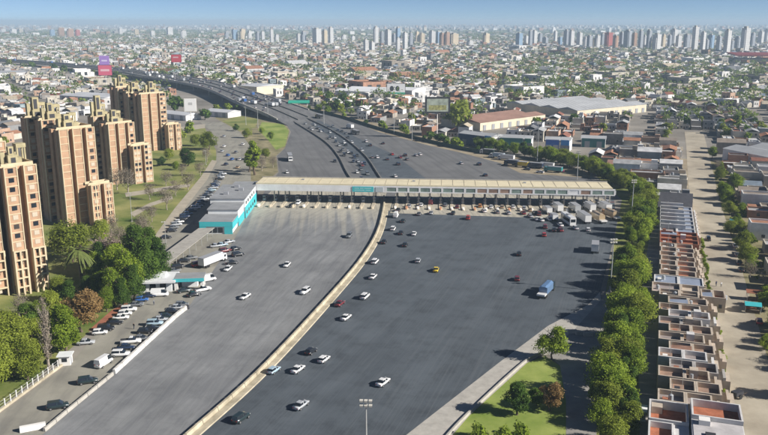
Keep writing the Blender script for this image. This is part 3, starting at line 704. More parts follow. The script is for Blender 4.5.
tpx(106, 271, 'blossom', 12, 'pinkish budding tree beside the spreading tree'); tpx(82, 292, 'palm', 17, 'single tall palm before the brick towers', wide=1.1, cat='palm')
tpx(70, 305, 'dark', 8, 'round dark tree under the palm')
for x, y, h in ((128, 194, 13), (117, 190, 11), (167, 210, 10), (188, 190, 9), (166, 186, 8), (141, 236, 9), (150, 200, 8), (207, 162, 9), (182, 176, 7)): tpx(x, y, 'bare', h, 'leafless grey twigged tree on the estate lawn', 'leafless trees on the lawn')
tpx(188, 166, 'dark', 11.5, 'round dark green tree on the lawn by the side street', wide=1.25); tpx(161, 166, 'dark', 6, 'low dark bush at the foot of the rear tower', wide=1.3)
tpx(209, 150, 'olive', 12, 'brownish olive tree where the side street bends'); tpx(196, 146, 'olive', 8, 'small olive tree behind the round dark tree')
tpx(255, 175, 'tall', 21, 'tall narrow green tree behind the offices', wide=1.05); tpx(249, 172, 'tall', 14, 'shorter narrow green tree beside the tall one', wide=1.2); tpx(262, 171, 'bare', 9, 'bare tree between the tall tree and the motorway')
for x, y, kd, h in ((247, 138, 'olive', 7), (262, 134, 'bright', 5), (271, 140, 'bright', 6), (266, 158, 'olive', 6), (273, 168, 'bare', 7), (228, 112, 'far_bright', 8), (238, 112, 'far_dark', 7), (248, 113, 'far_bright', 7), (215, 114, 'far_olive', 9), (256, 160, 'bright', 8), (190, 133, 'far_bright', 9), (180, 140, 'far_olive', 8)): tpx(x, y, kd, h, 'leafy tree on the verge between the side street and the motorway', 'verge trees by the motorway')
tpx(236, 131, 'dark', 6, 'small round tree by the underpass', wide=1.2); tpx(175, 112, 'far_dark', 14, 'green tree between the rear tower and the white billboard', wide=1.2); tpx(205, 120, 'far_dark', 9, 'dark round tree near the white billboard base', wide=1.2)
# long belt of trees along the right of the plaza
belt = spline(px([(470, 146), (500, 152), (540, 160), (575, 169), (603, 179), (630, 192), (641, 207), (637, 232), (630, 262), (626, 292), (624, 322), (618, 352), (612, 385), (610, 415), (612, 445)]), 5)
acc = 0; lastp = belt[0]; nb = 0
for q in belt[1:]:
    acc += (q - lastp).length; lastp = q
    near = q.y < 330; step = 5.2 if near else 5.4
    while acc > step:
        acc -= step; nb += 1
        for sd in ((-1.2, 2.9) if q.y < 345 else (0, 4)):
            dx = rnd.uniform(-1.3, 1.3) + sd; kd = rnd.choices(('bright', 'olive', 'dark'), (6, 2, 1.6))[0]
            h = rnd.uniform(6.2, 9.6) if near else rnd.uniform(6.5, 9)
            sz = ('tall ' if h > 9.4 or (h > 7.2 and not near) else 'low ' if h < 8.4 else 'mid sized ')
            where = min(((abs(q.y - yy) + abs(q.x - xx) * .6, ww_) for xx, yy, ww_ in ((48, 146, 'near the back lane shed'), (55, 172, 'beside the lone round lawn tree'), (61, 192, 'beside the concrete blocks of the track'), (66, 212, 'opposite the blue tarpaulin truck'), (70, 232, 'around the mast beside the box truck'), (80, 255, 'beside the white box truck'), (92, 280, 'opposite the brick walled terrace houses'), (100, 305, 'opposite the white stepped houses'), (106, 330, 'around the mast past the canopy end'), (112, 360, 'at the canopy end'), (112, 400, 'behind the canopy end beside the yellow house'), (100, 440, 'behind the parked teal truck'), (85, 475, 'between the parked trucks and the shops'), (60, 510, 'in front of the navy shop'))))[1]
            if near and rnd.random() < .08: continue
            h *= rnd.uniform(.78, 1.12)
            if 256 < q.y < 284: h *= .55  # trees shortened here to let the sun reach the box truck
            tree((q.x + dx, q.y + rnd.uniform(-1.5, 1.5)), kd, h, sz + {'bright': 'bright green', 'olive': 'olive', 'dark': 'dark green'}[kd] + ' belt tree ' + where + (', plaza side' if sd < 1 else ', town side'), 'tree belt beside the plaza', 1.0)
tpx(552, 359, 'bright', 8.6, 'lone round bright green tree at the tip of the triangular lawn', wide=.95)
tpx(517, 415, 'dark', 7.5, 'dark green bushy tree on the triangular lawn', wide=1.2); tpx(550, 411, 'russet', 6.5, 'brownish tree beside the dark bushy tree', wide=1.05); tpx(536, 405, 'dark', 4.5, 'low dark shrub between two lawn trees', wide=1.3)
for x, y in ((478, 437), (505, 440), (520, 436)): tpx(x, y, 'bush', 2.8, 'low green shrub on the triangular lawn', 'shrubs on the triangular lawn', name='shrub', cat='shrub')
for x, y, h, kd in ((724, 200, 8, 'bright'), (735, 192, 9, 'bright'), (729, 215, 6, 'olive'), (731, 235, 6, 'olive'), (741, 250, 7, 'olive'), (746, 262, 7, 'olive'), (721, 180, 7, 'olive'), (712, 158, 7, 'bright'), (765, 350, 4, 'bright'), (741, 232, 5, 'olive'), (717, 170, 6, 'bare'), (750, 278, 6, 'bare'), (738, 205, 6, 'bare')):
    tpx(x, y, kd, h, {'bright': 'bright green', 'olive': 'olive green', 'bare': 'leafless'}[kd] + ' street tree on the far side of the dirt road', 'trees along the dirt road')
for k in range(70):
    tt_ = rnd.uniform(20, 340); q = RW(rnd.uniform(27.5, 34), tt_); kd = rnd.choices(('bush', 'bright', 'olive', 'bare'), (5, 2, 2, 1))[0]
    tree(q, kd, rnd.uniform(1, 2.4) if kd == 'bush' else rnd.uniform(3.5, 6.5), {'bush': 'low bush', 'bright': 'bright green tree', 'olive': 'olive tree', 'bare': 'leafless tree'}[kd] + ' on the grassy verge across the dirt road', 'plants on the far verge of the dirt road', 1.0, name='shrub' if kd == 'bush' else 'tree', cat='shrub' if kd == 'bush' else 'tree')
for x, y, kd, h in ((96, 288, 'bigbright', 12), (88, 303, 'bigdark', 9), (60, 302, 'bigolive', 8), (100, 277, 'bigdark', 13), (52, 318, 'bigolive', 9), (42, 330, 'bigbright', 9), (58, 332, 'bigdark', 8), (88, 272, 'blossom', 9), (118, 268, 'blossom', 10), (120, 250, 'bare', 9), (100, 240, 'olive', 8), (112, 236, 'bare', 9), (146, 238, 'bare', 8), (20, 318, 'bare', 7), (152, 222, 'bare', 7), (176, 196, 'bare', 8), (200, 176, 'bare', 8), (170, 160, 'olive', 7), (176, 170, 'bright', 5)):
    tpx(x, y, kd, h, {'bigbright': 'leafy green tree filling the lawn behind the parking lot', 'bigdark': 'dark green tree filling the lawn behind the parking lot', 'bigolive': 'olive tree on the lawn between the tower and the poplar', 'blossom': 'pinkish twiggy tree near the palm', 'bare': 'thin leafless tree on the estate lawn', 'olive': 'small olive tree on the estate lawn', 'bright': 'small bright green tree on the estate lawn'}[kd], 'extra trees of the estate lawn')
# ------------------------------------------------------------------ vehicles (x = forward)
COLS = {'white': (.74, .74, .73), 'silver': (.42, .44, .46), 'grey': (.16, .17, .18), 'black': (.018, .019, .022), 'red': (.42, .03, .025), 'maroon': (.16, .025, .03), 'slate blue': (.12, .21, .36),
        'blue': (.04, .13, .38), 'pale blue': (.36, .48, .56), 'dark green': (.02, .034, .036), 'dark blue': (.02, .035, .075), 'teal': (.05, .30, .30), 'yellow': (.65, .48, .03), 'tan': (.42, .32, .2), 'magenta': (.4, .05, .18), 'orange': (.6, .25, .04)}
def cpaint(c): return flat('car_paint_' + c.replace(' ', '_'), COLS[c], .28, 0, .5, .6)
def ring(x, w_, zb, zm, zt, wt): return [(x, -w_ * .86, zb), (x, -w_, zm), (x, -wt, zt), (x, wt, zt), (x, w_, zm), (x, w_ * .86, zb)]
RIMM = []
def car_parts(kind):
    k = {'hatchback': (3.95, .86, 1.48), 'sedan': (4.45, .88, 1.45), 'suv': (4.5, .93, 1.70), 'pickup': (5.2, .93, 1.75), 'van': (5.2, .98, 2.35)}[kind]; L, W, Ht = k; h = L / 2
    belt_ = {'hatchback': .93, 'sedan': .92, 'suv': 1.05, 'pickup': 1.08, 'van': 1.25}[kind]; bo = MB()
    hood = belt_ - (.02 if kind in ('suv', 'pickup') else .1)
    bo.loft([ring(-h, W * .80, .42, .6, belt_ - .12, W * .7), ring(-h + .12, W * .95, .28, .55, belt_ - .02, W * .86), ring(-h * .55, W, .24, .58, belt_, W * .93), ring(0, W, .22, .58, belt_, W * .93),
             ring(h * .42, W, .24, .58, belt_ - .01, W * .92), ring(h * .5, W, .24, .58, hood, W * .9), ring(h - .28, W * .95, .26, .55, hood - .12, W * .82), ring(h - .03, W * .80, .34, .5, .66, W * .7)])
    gl = MB(); rf = MB()
    tb = {'hatchback': (-h + .12, h * .5, -h + .42, h * .12), 'sedan': (-h * .72, h * .5, -h * .42, h * .14), 'suv': (-h + .1, h * .5, -h + .3, h * .2), 'pickup': (-h * .2, h * .5, -h * .12, h * .2), 'van': (-h + .04, h * .78, -h + .08, h * .55)}[kind]
    zt = Ht - .05
    def rect(x0, x1, wd, z): return [(x0, -wd, z), (x1, -wd, z), (x1, wd, z), (x0, wd, z)]
    gl.loft([rect(tb[0], tb[1], W * .9, belt_ - .03), rect(tb[2], tb[3], W * .70, zt)])
    rf.loft([rect(tb[2] - .04, tb[3] + .05, W * .73, zt - .02), rect(tb[2] + .06, tb[3] - .08, W * .64, Ht)])
    if kind == 'van': rf.loft([rect(tb[0] - .02, tb[3] * .35, W * .93, belt_), rect(tb[2], tb[3] * .35, W * .75, zt)])
    if kind == 'sedan' or kind == 'hatchback' or kind == 'suv':          # door pillars
        for x0, x1 in ((-.12, .02),):
            rf.loft([rect(x0 - .05, x1 - .02, W * .915, belt_ - .03), rect(x0 - .02, x1 - .02, W * .715, zt)])
    if kind == 'pickup':
        pb = MB(); pb.box(-h + .25, -h * .26, -W * .78, W * .78, belt_ + .001, belt_ + .03)
    parts = [('body', bo, 0), ('cabin_glass', gl, M_glass), ('roof', rf, 0)]
    if kind == 'pickup': parts.append(('load_bed', pb, M_dark))
    P = [(n, b_.mesh(n, m if m else cpaint('white')), m == 0, (0, 0, 0)) for n, b_, m in parts]
    for q in P:
        if q[0] == 'body': q[1].shade_smooth()
    wh = MB(); wh.cyl((0, -.1, 0), (0, .1, 0), .32, n=14); whm = wh.mesh('wheel', M_tyre); RIMM.append(MB().cyl((0, -.115, 0), (0, .115, 0), .2, n=10).mesh('rim', M_rim))
    for x in (-h * .62, h * .62):
        for y in (-W + .08, W - .08): P.append(('wheel', whm, False, (x, y, .32)))
    hm = MB().box(-.04, .05, -.17, .17, -.07, .07).mesh('headlight', M_head); tm = MB().box(-.05, .04, -.16, .16, -.09, .09).mesh('taillight', M_tail)
    for y in (-W * .6, W * .6): P += [('headlight', hm, False, (h - .08, y, .64)), ('taillight', tm, False, (-h + .02, y, belt_ - .22))]
    return P, L
CARP = {k: car_parts(k) for k in ('hatchback', 'sedan', 'suv', 'pickup', 'van')}
def far_mesh(kind):
    bm = bmesh.new(); mats = [cpaint('white'), M_glass, M_tyre, M_rim, M_head, M_tail, M_dark]
    me = bpy.data.meshes.new('car_far'); V = []; Fc = []; Mi = []
    for n, m, pt, loc in CARP[kind][0]:
        o = len(V); V += [tuple(Vector(v.co) + Vector(loc)) for v in m.vertices]
        for p in m.polygons:
            Fc.append(tuple(i + o for i in p.vertices)); mm = m.materials[p.material_index]; Mi.append(0 if pt else mats.index(mm))
    me.from_pydata(V, [], Fc)
    for m in mats: me.materials.append(m)
    me.polygons.foreach_set('material_index', Mi); return me
CARF = {k: far_mesh(k) for k in CARP}
def car(x, y, kind, colr, ang, label, group=None, far=False, z=.06, pos=None):
    p = pos if pos is not None else G(x, y, z)
    label = f'{colr} {kind} {label}'
    if far:
        o = link('car', CARF[kind], None, (p.x, p.y, p.z), ang); paint(o, cpaint(colr)); return tag(o, label, 'car' if kind != 'van' else 'van', group)
    e = empty({'van': 'van', 'pickup': 'pickup_truck'}.get(kind, 'car'), label, {'van': 'van', 'pickup': 'pickup'}.get(kind, 'car'), (p.x, p.y, p.z), ang, group)
    for n, me, pt, loc in CARP[kind][0]:
        q = link(n, me, e, loc)
        if pt: paint(q, cpaint(colr))
        if n == 'wheel': link('rim', RIMM[0], q)
    return e
def truck(x, y, L, W, Hh, ang, cabc, boxc, label, group=None, kind='truck', z=.06, pos=None, cabfirst=True):
    p = pos if pos is not None else G(x, y, z); name = {'truck': 'box_truck', 'bus': 'bus', 'tarp': 'tarpaulin_truck'}[kind]
    e = empty(name, label, 'bus' if kind == 'bus' else 'truck', (p.x, p.y, p.z), ang, group); h = L / 2; w2 = W / 2
    if kind == 'bus':
        b_ = MB(); b_.loft([[(x_, -w2 * k, .35), (x_, w2 * k, .35), (x_, w2 * k, Hh - .25), (x_, w2 * k * .86, Hh), (x_, -w2 * k * .86, Hh), (x_, -w2 * k, Hh - .25)] for x_, k in ((-h, .95), (-h + .2, 1), (h - .3, 1), (h, .93))])
        b_.build('body', cpaint(boxc), e); MB().box(-h + .6, h - 1, -w2 - .02, w2 + .02, 1.5, Hh - .7).build('side_window', M_glass, e)
        MB().box(h - .2, h + .03, -w2 * .8, w2 * .8, 1.2, Hh - .55).build('windscreen', M_glass, e); MB().box(-h - .03, -h + .1, -w2 * .75, w2 * .75, 1.7, Hh - .7).build('rear_window', M_glass, e)
        MB().box(-1.5, 1, -.6, .6, Hh + .001, Hh + .25).build('roof_unit', M_grey, e)
    else:
        cl = 2.1; ch = min(Hh - .3, 2.7)
        def rr(x0, x1, z): return [(x0, -w2 * .96, z), (x1, -w2 * .96, z), (x1, w2 * .96, z), (x0, w2 * .96, z)]
        c = MB(); c.loft([rr(h - cl, h, .5), rr(h - cl, h, 1.45), rr(h - cl, h - .3, ch - .15), rr(h - cl + .1, h - .5, ch)]); c.build('cab', cpaint(cabc), e)
        g_ = MB(); g_.loft([[(h - .01, -w2 * .85, 1.5), (h + .01, -w2 * .85, 1.5), (h + .01, w2 * .85, 1.5), (h - .01, w2 * .85, 1.5)], [(h - .27, -w2 * .8, ch - .3), (h - .24, -w2 * .8, ch - .3), (h - .24, w2 * .8, ch - .3), (h - .27, w2 * .8, ch - .3)]]); g_.build('windscreen', M_glass, e)
        MB().box(h - 1.5, h - .5, -w2 * .98, w2 * .98, 1.5, ch - .4).build('side_window', M_glass, e)
        MB().box(-h, h - cl - .1, -w2 * .5, w2 * .5, .6, .95).build('chassis', M_dark, e)
        if kind == 'tarp':
            t_ = MB(); t_.loft([[(x_, -w2, 1), (x_, w2, 1), (x_, w2, Hh - .5), (x_, w2 * .5, Hh + dz), (x_, -w2 * .5, Hh + dz), (x_, -w2, Hh - .5)] for x_, dz in ((-h + 2.2, -.3), (-h + 3.2, 0), (0, -.1), (h - cl - .3, .02))])
            t_.build('tarpaulin', cpaint(boxc), e); MB().box(-h, -h + 2.1, -w2, w2, 1, 1.5).build('flatbed', cpaint('white'), e)
        else:
            t_ = MB(); t_.box(-h, h - cl - .2, -w2, w2, .96, Hh); t_.build('cargo_box', cpaint(boxc), e)
            for zz in (1.0, Hh - .1): MB().box(-h - .03, h - cl - .17, -w2 - .03, w2 + .03, zz, zz + .12).build('edge_rail', M_grey, e)
    wm = MB().cyl((0, -.16, 0), (0, .16, 0), .48, n=14).mesh('wheel', M_tyre)
    for x_ in (h - 1.2, -h + 1.4, -h + 2.5) if L > 7 else (h - 1, -h + 1.2):
        for y_ in (-w2 + .17, w2 - .17): link('wheel', wm, e, (x_, y_, .48))
    return e
UP, DN = R(80), R(-100)          # away from / towards the camera along the plaza
K = ('hatchback', 'sedan')
gq = 'cars on the dark right half of the plaza'
car(383, 384, 'sedan', 'white', R(60), 'alone on the open dark asphalt before the floodlight mast', gq)
car(301, 407, 'sedan', 'silver', R(62), 'on the dark asphalt beyond the last dark suv', gq)
car(241, 420, 'suv', 'dark green', R(62), 'close to the cream median wall', gq)
car(274, 372, 'hatchback', 'pale blue', R(64), 'beside the cream median wall', gq)
car(298, 371, 'sedan', 'white', R(64), 'between the pale blue and the black roofed car', gq)
car(324, 361, 'hatchback', 'white', R(64), 'with a dark roof beside a black car', gq); car(311, 353, 'hatchback', 'black', R(66), 'hugging a white hatchback', gq)
car(346, 319, 'sedan', 'white', R(66), 'behind a maroon car near the median', gq); car(340, 305, 'sedan', 'maroon', R(68), 'tucked against the median wall', gq)
car(365, 298, 'suv', 'white', R(70), 'ahead of the maroon car by the median', gq); car(373, 278, 'sedan', 'white', R(72), 'where the median begins to bend', gq)
car(375, 263, 'suv', 'white', R(74), 'beside the bend of the median', gq)
car(436, 271, 'sedan', 'yellow', UP, 'alone in the middle of the dark plaza', gq); car(418, 262, 'hatchback', 'silver', UP, 'following the queue to the booths', gq)
for x, y, k, c in ((384, 243, 'sedan', 'black'), (405, 246, 'sedan', 'black'), (393, 230, 'suv', 'white'), (401, 234, 'sedan', 'black'), (414, 235, 'sedan', 'white'), (396, 217, 'van', 'white'), (403, 222, 'sedan', 'dark green'), (419, 215, 'sedan', 'grey'), (431, 214, 'sedan', 'silver'), (453, 214, 'sedan', 'dark green'), (468, 219, 'suv', 'red'), (398, 211, 'sedan', 'black'),
                   (409, 207, 'sedan', 'silver'), (421, 206, 'sedan', 'white'), (431, 204, 'van', 'maroon'), (457, 208, 'hatchback', 'maroon'), (445, 206, 'sedan', 'grey'), (480, 207, 'hatchback', 'orange'), (491, 208, 'sedan', 'white'), (502, 208, 'hatchback', 'tan'), (513, 208, 'sedan', 'white'), (524, 209, 'hatchback', 'silver')):
    li_ = max(0, int(round(((G(x, y) - TA).dot(tu) - 63.2 + 2.4) / 4.95))); car(x, y, k, c, UP, f'queueing for the {ORD[li_]} signed toll lane from the median', 'cars queueing at the booths')
for x, y, k, c in ((519, 255, 'sedan', 'black'), (517, 280, 'hatchback', 'maroon'), (537, 220, 'sedan', 'white'), (539, 215, 'suv', 'maroon'), (545, 228, 'suv', 'maroon'), (554, 231, 'sedan', 'black'), (544, 236, 'hatchback', 'red'), (588, 231, 'hatchback', 'white'), (530, 211, 'sedan', 'tan')):
    car(x, y, k, c, UP, 'on the dark asphalt near the waiting trucks', 'cars near the truck lanes')
TU = R(97)
truck(553, 220, 6, 2.3, 3.0, TU, 'white', 'white', 'small white box truck waiting left of the coach')
truck(557, 211, 9, 2.5, 3.7, TU, 'white', 'white', 'white box truck under the canopy edge beside the coach')
truck(568, 223, 11.5, 2.6, 3.6, TU, 'white', 'white', 'long white coach waiting at the truck lanes', kind='bus')
truck(583, 221, 11.5, 2.6, 3.8, TU, 'white', 'white', 'long white lorry beside the coach at the booths')
truck(598, 221, 11.5, 2.6, 3.7, R(101), 'tan', 'tan', 'tan covered lorry beside the long white lorry', kind='tarp')
truck(611, 218, 11.5, 2.6, 3.7, R(106), 'orange', 'tan', 'tan lorry with orange cab at the canopy end by the trees', kind='tarp')
truck(547, 213, 7, 2.3, 3.1, TU, 'white', 'white', 'white van bodied truck entering a booth left of the coach lanes')
truck(574, 211, 9.5, 2.5, 3.5, TU, 'white', 'silver', 'silver lorry ahead of the white coach')
truck(589, 210, 9.5, 2.5, 3.5, TU, 'white', 'white', 'white lorry under the canopy ahead of the long white lorry')
truck(604, 210, 9.5, 2.6, 3.6, R(100), 'white', 'white', 'white lorry ahead of the tan covered one')
for x, y, k, c in ((560, 226, 'sedan', 'white'), (575, 229, 'sedan', 'silver'), (549, 220, 'suv', 'white'), (535, 214, 'sedan', 'black'), (541, 221, 'sedan', 'white'), (560, 231, 'sedan', 'maroon'), (530, 217, 'sedan', 'silver'), (523, 214, 'sedan', 'maroon'), (484, 212, 'sedan', 'white'), (497, 213, 'sedan', 'grey'), (508, 214, 'sedan', 'silver')):
    car(x, y, k, c, R(96), 'in the crowd waiting beside the coach and lorries', 'cars waiting beside the lorries')
truck(546, 294, 11, 2.5, 3.5, R(62), 'dark green', 'slate blue', 'truck with blue tarpaulin and dark green cab on the dark asphalt', kind='tarp')
truck(595, 251, 8.5, 2.5, 3.5, R(74), 'white', 'white', 'white box truck driving in the shade of the tree belt')
for x, y, k, c, l in ((287, 266, 'sedan', 'white', 'alone on the pale left half of the plaza'), (245, 298, 'sedan', 'white', 'leaving along the parking lot edge'), (305, 293, 'suv', 'white', 'leaving near the middle of the pale half'), (349, 237, 'suv', 'grey', 'just out of the left booths'), (228, 270, 'sedan', 'white', 'parked at the mouth of the lot'),
                      (298, 204, 'suv', 'white', 'emerging from a left booth'), (291, 207, 'sedan', 'black', 'emerging from a left booth')):
    car(x, y, k, c, DN if y < 280 else R(-112), l, 'cars on the pale half')
# parking lot
gl1 = 'cars parked along the white barrier'
for i_, (x, y, k, c) in enumerate(((121, 356, 'suv', 'white'), (126, 349, 'sedan', 'dark blue'), (131, 343, 'pickup', 'white'), (141, 340, 'sedan', 'grey'), (145, 333, 'hatchback', 'black'), (151, 330, 'sedan', 'black'), (155, 325, 'suv', 'pale blue'), (160, 321, 'sedan', 'silver'), (166, 318, 'sedan', 'dark green'), (177, 309, 'sedan', 'silver'), (182, 306, 'hatchback', 'grey'), (172, 313, 'hatchback', 'black'))):
    car(x, y, k, c, R(8) + rnd.uniform(-.06, .06), f'nosed against the white barrier, {ORD[[0, 1, 2, 3, 4, 5, 6, 7, 8, 10, 11, 9][i_]]} from the white van', gl1)
for i_, (x, y, k, c) in enumerate(((86, 344, 'sedan', 'silver'), (100, 334, 'hatchback', 'white'), (106, 330, 'suv', 'black'), (115, 324, 'sedan', 'black'), (121, 319, 'sedan', 'white'), (125, 315, 'hatchback', 'white'), (129, 311, 'suv', 'white'), (136, 306, 'sedan', 'grey'), (142, 301, 'hatchback', 'blue'), (149, 297, 'sedan', 'dark blue'), (160, 296, 'van', 'white'))):
    car(x, y, k, c, R(10) + rnd.uniform(-.06, .06), f'parked along the red paving, {ORD[i_]} from the guard hut', 'cars parked by the red paving')
car(104, 365, 'van', 'white', R(72), 'standing in the lot beside the barrier end'); car(88, 383, 'suv', 'dark green', R(20), 'in the lot beside the low grey barrier, nearest the white van'); car(58, 408, 'suv', 'dark green', R(20), 'in the lot nearest the short white barrier block')
for x, y, k, c in ((198, 266, 'suv', 'red'), (225, 252, 'suv', 'maroon'), (236, 250, 'hatchback', 'black'), (238, 256, 'suv', 'black'), (232, 264, 'sedan', 'black'), (208, 281, 'van', 'white'), (203, 291, 'pickup', 'white'), (184, 292, 'sedan', 'dark green'), (194, 296, 'sedan', 'black'), (216, 247, 'sedan', 'silver'), (222, 246, 'sedan', 'pale blue'), (191, 259, 'sedan', 'grey'), (184, 262, 'sedan', 'black'), (178, 268, 'suv', 'black'), (174, 272, 'sedan', 'grey'), (229, 243, 'sedan', 'silver')):
    car(x, y, k, c, R(30) + rnd.uniform(-.2, .2), 'parked in the yard below the offices', 'cars in the office yard')
truck(213, 264, 12, 2.6, 3.6, R(62), 'white', 'white', 'white articulated lorry parked in the office yard')
fpc = spline(px([(163, 242), (181, 221), (199, 206), (212, 191), (223, 174)], .06), 20); acc = 0; k_ = 0
for q0, q1 in zip(fpc, fpc[1:]):
    acc += (q1 - q0).length
    if acc > 4.1:
        acc = 0
        if rnd.random() < .93: c = rnd.choice(('grey', 'dark blue', 'silver', 'black', 'white', 'black', 'grey', 'pale blue')); car(0, 0, rnd.choice(('sedan', 'hatchback', 'suv')), c, R(22) + rnd.uniform(-.05, .05), 'slant parked along the footpath behind the offices', 'cars along the footpath', pos=q1)
for x, y, c in ((226, 165, 'dark blue'), (228, 156, 'blue'), (224, 147, 'white'), (236, 153, 'grey'), (243, 145, 'white'), (224, 137, 'silver'), (232, 160, 'blue'), (240, 160, 'white'), (222, 152, 'silver'), (238, 168, 'tan')):
    car(x, y, rnd.choice(K), c, R(80), 'in the side street beyond the offices', 'cars in the side street', far=True)
# beyond the canopy
fg = 'cars on the lanes beyond the canopy'
truck(290, 160, 13, 2.5, 3.6, R(-80), 'white', 'grey', 'lorry with white cab and grey trailer in the left lanes beyond the canopy')
for x, y, c in ((287, 173, 'white'), (335, 162, 'black'), (321, 132, 'white'), (319, 129, 'grey'), (330, 138, 'black'), (339, 146, 'silver'), (348, 153, 'white'), (343, 150, 'grey'), (358, 162, 'silver'), (362, 166, 'maroon'), (357, 156, 'black'), (357, 173, 'white'), (361, 170, 'grey'),
                (328, 128, 'black'), (333, 127, 'grey'), (342, 132, 'black'), (348, 138, 'black'), (346, 134, 'grey'), (366, 142, 'white'), (370, 146, 'black'), (383, 144, 'black'), (377, 158, 'white'), (372, 158, 'grey'), (387, 160, 'black'), (362, 151, 'silver'), (392, 155, 'red'), (405, 156, 'black'), (407, 160, 'grey'), (420, 155, 'white'), (398, 165, 'black'), (461, 164, 'silver'), (479, 165, 'black'), (395, 177, 'white'), (485, 176, 'black'), (400, 158, 'maroon'), (416, 156, 'silver'), (352, 143, 'white'), (338, 131, 'dark blue')):
    car(x, y, rnd.choice(('sedan', 'hatchback', 'suv')), c, R(104) + (0 if x > 365 else math.pi), 'in the lanes beyond the canopy', fg, far=True)
for k_ in range(22):
    f_ = rnd.random(); j_ = rnd.randint(3, len(m1) - 4); a_ = m1[j_]; b_ = m2[min(len(m2) - 2, int(j_ * len(m2) / len(m1)))]; q_ = a_.lerp(b_, .2 + .6 * f_); d_ = m1[j_ - 1] - m1[j_ + 1]
    car(0, 0, rnd.choice(('sedan', 'hatchback', 'suv')), rnd.choice(('white', 'white', 'black', 'grey', 'silver', 'dark blue')), math.atan2(d_.y, d_.x), 'on the express lanes between the two curved barriers', 'cars on the express lanes', far=True, pos=Vector((q_.x, q_.y, .08)))
truck(350, 128.5, 9, 2.5, 3.6, R(118), 'white', 'white', 'white truck in the right lanes beyond the canopy'); truck(355, 134, 11, 2.5, 3.2, R(116), 'white', 'black', 'dark trailer truck behind the white truck beyond the canopy'); truck(319, 118, 11, 2.5, 3.4, R(120), 'yellow', 'black', 'dark truck with yellow cab at the foot of the viaduct')
for i in range(7, len(DL) - 1):                                             # traffic on the viaduct
    for f in (.08, .16, .25, .46, .54, .72, .8, .9):
        if rnd.random() < (.62 if i < 26 else .3):
            t = rnd.random(); a, b_ = DL[i].lerp(DL[min(i + 1, len(DL) - 1)], t), DR[i].lerp(DR[min(i + 1, len(DR) - 1)], t); q = a.lerp(b_, f); dd = DL[min(i + 1, len(DL) - 1)] - DL[i]; an = math.atan2(dd.y, dd.x)
            if PX(q.x, q.y, q.z)[0] < -10: continue
            q.z += .2
            if rnd.random() < .16: truck(0, 0, 11, 2.5, 3.6, an, 'white', rnd.choice(('white', 'white', 'blue', 'silver')), 'truck in the viaduct traffic', 'trucks on the viaduct', pos=q)
            else:
                c = rnd.choice(('white', 'white', 'silver', 'black', 'grey', 'dark blue', 'black')); car(0, 0, rnd.choice(K), c, an, 'in the viaduct traffic', 'cars on the viaduct', far=True, pos=q)
# vehicles standing behind the canopy, right
for x, y, L, c1, c2 in ((487, 154, 9, 'white', 'dark green'), (497, 158, 9, 'white', 'pale blue'), (506, 160, 10, 'white', 'white'), (521, 167, 8, 'black', 'yellow'), (534, 168, 10, 'blue', 'dark blue'), (545, 168, 10, 'white', 'white'), (553, 172, 10, 'teal', 'teal'), (511, 165, 8, 'black', 'dark blue')):
    truck(x, y, L, 2.5, 3.2, R(150), c1, c2, f'truck with {c1} cab and {c2} body standing behind the canopy', 'trucks parked behind the canopy')
for x, y, c in ((502, 157, 'white'), (516, 162, 'silver'), (505, 166, 'black'), (527, 170, 'grey'), (560, 172, 'magenta'), (492, 157, 'silver'), (540, 173, 'white')): car(x, y, 'sedan', c, R(150), 'standing with the parked trucks behind the canopy', 'cars among the parked trucks', far=True)
# dirt road
car(708, 240, 'suv', 'black', R(72), 'driving alone on the dirt road'); car(731, 225, 'van', 'teal', R(70), 'parked on the verge of the dirt road')
for x, y, c in ((735, 247, 'white'), (737, 256, 'grey'), (739, 264, 'black'), (741, 271, 'black')): car(x, y, 'sedan', c, R(72), 'parked under the street trees of the dirt road', 'cars parked along the dirt road')
car(759, 323, 'hatchback', 'red', R(70), 'parked by the market stall on the dirt road')
# horse cart / handcart and stall
cp_ = G(737, 398); ct = empty('handcart', 'dark two wheeled cart standing at the edge of the dirt road', 'cart', (cp_.x, cp_.y, .06), R(30))
MB().box(-1.3, 1.1, -.75, .75, .75, 1.6).build('box', M_dark, ct); MB().box(-1.3, 1.1, -.85, .85, .62, .74).build('bed', M_bark, ct)
wm = MB().cyl((0, -.06, 0), (0, .06, 0), .55, n=16).mesh('wheel', M_tyre)
for y in (-.9, .9): link('wheel', wm, ct, (0, y, .55))
for y in (-.5, .5): MB().cyl((1.1, y, .7), (2.6, y, .8), .05, n=6).build('shaft', M_bark, ct)
sp = G(752, 312); st = empty('market_stall', 'teal awning stall beside the dirt road', 'stall', (sp.x, sp.y, .06), R(-18))
MB().loft([[(x, -1.8, 2.2), (x, 0, 2.9), (x, 1.8, 2.2), (x, 1.8, 2.28), (x, 0, 2.98), (x, -1.8, 2.28)] for x in (-2.2, 2.2)]).build('awning', M_teal, st)
for x in (-2, 2):
    for y in (-1.6, 1.6): MB().cyl((x, y, 0), (x, y, 2.25), .06, n=6).build('post', M_pole, st)
MB().box(-1.8, 1.8, -1.3, -.5, 0, .95).build('counter', M_bark, st); MB().box(-1.6, 1.2, .3, 1.2, 0, 1.1).build('crate_rack', M_redpave, st)
sp = G(755, 300); st = empty('market_stall', 'brown awning stall behind the teal one', 'stall', (sp.x, sp.y, .06), R(-18))
MB().loft([[(x, -1.5, 2.3), (x, 1.5, 2.6), (x, 1.5, 2.68), (x, -1.5, 2.38)] for x in (-2.6, 2.4)]).build('awning', M_redpave, st)
for x in (-2.3, 2.1):
    for y in (-1.3, 1.3): MB().cyl((x, y, 0), (x, y, 2.35), .06, n=6).build('post', M_pole, st)
MB().box(-2, 1.8, -1, -.2, 0, .95).build('counter', M_bark, st)
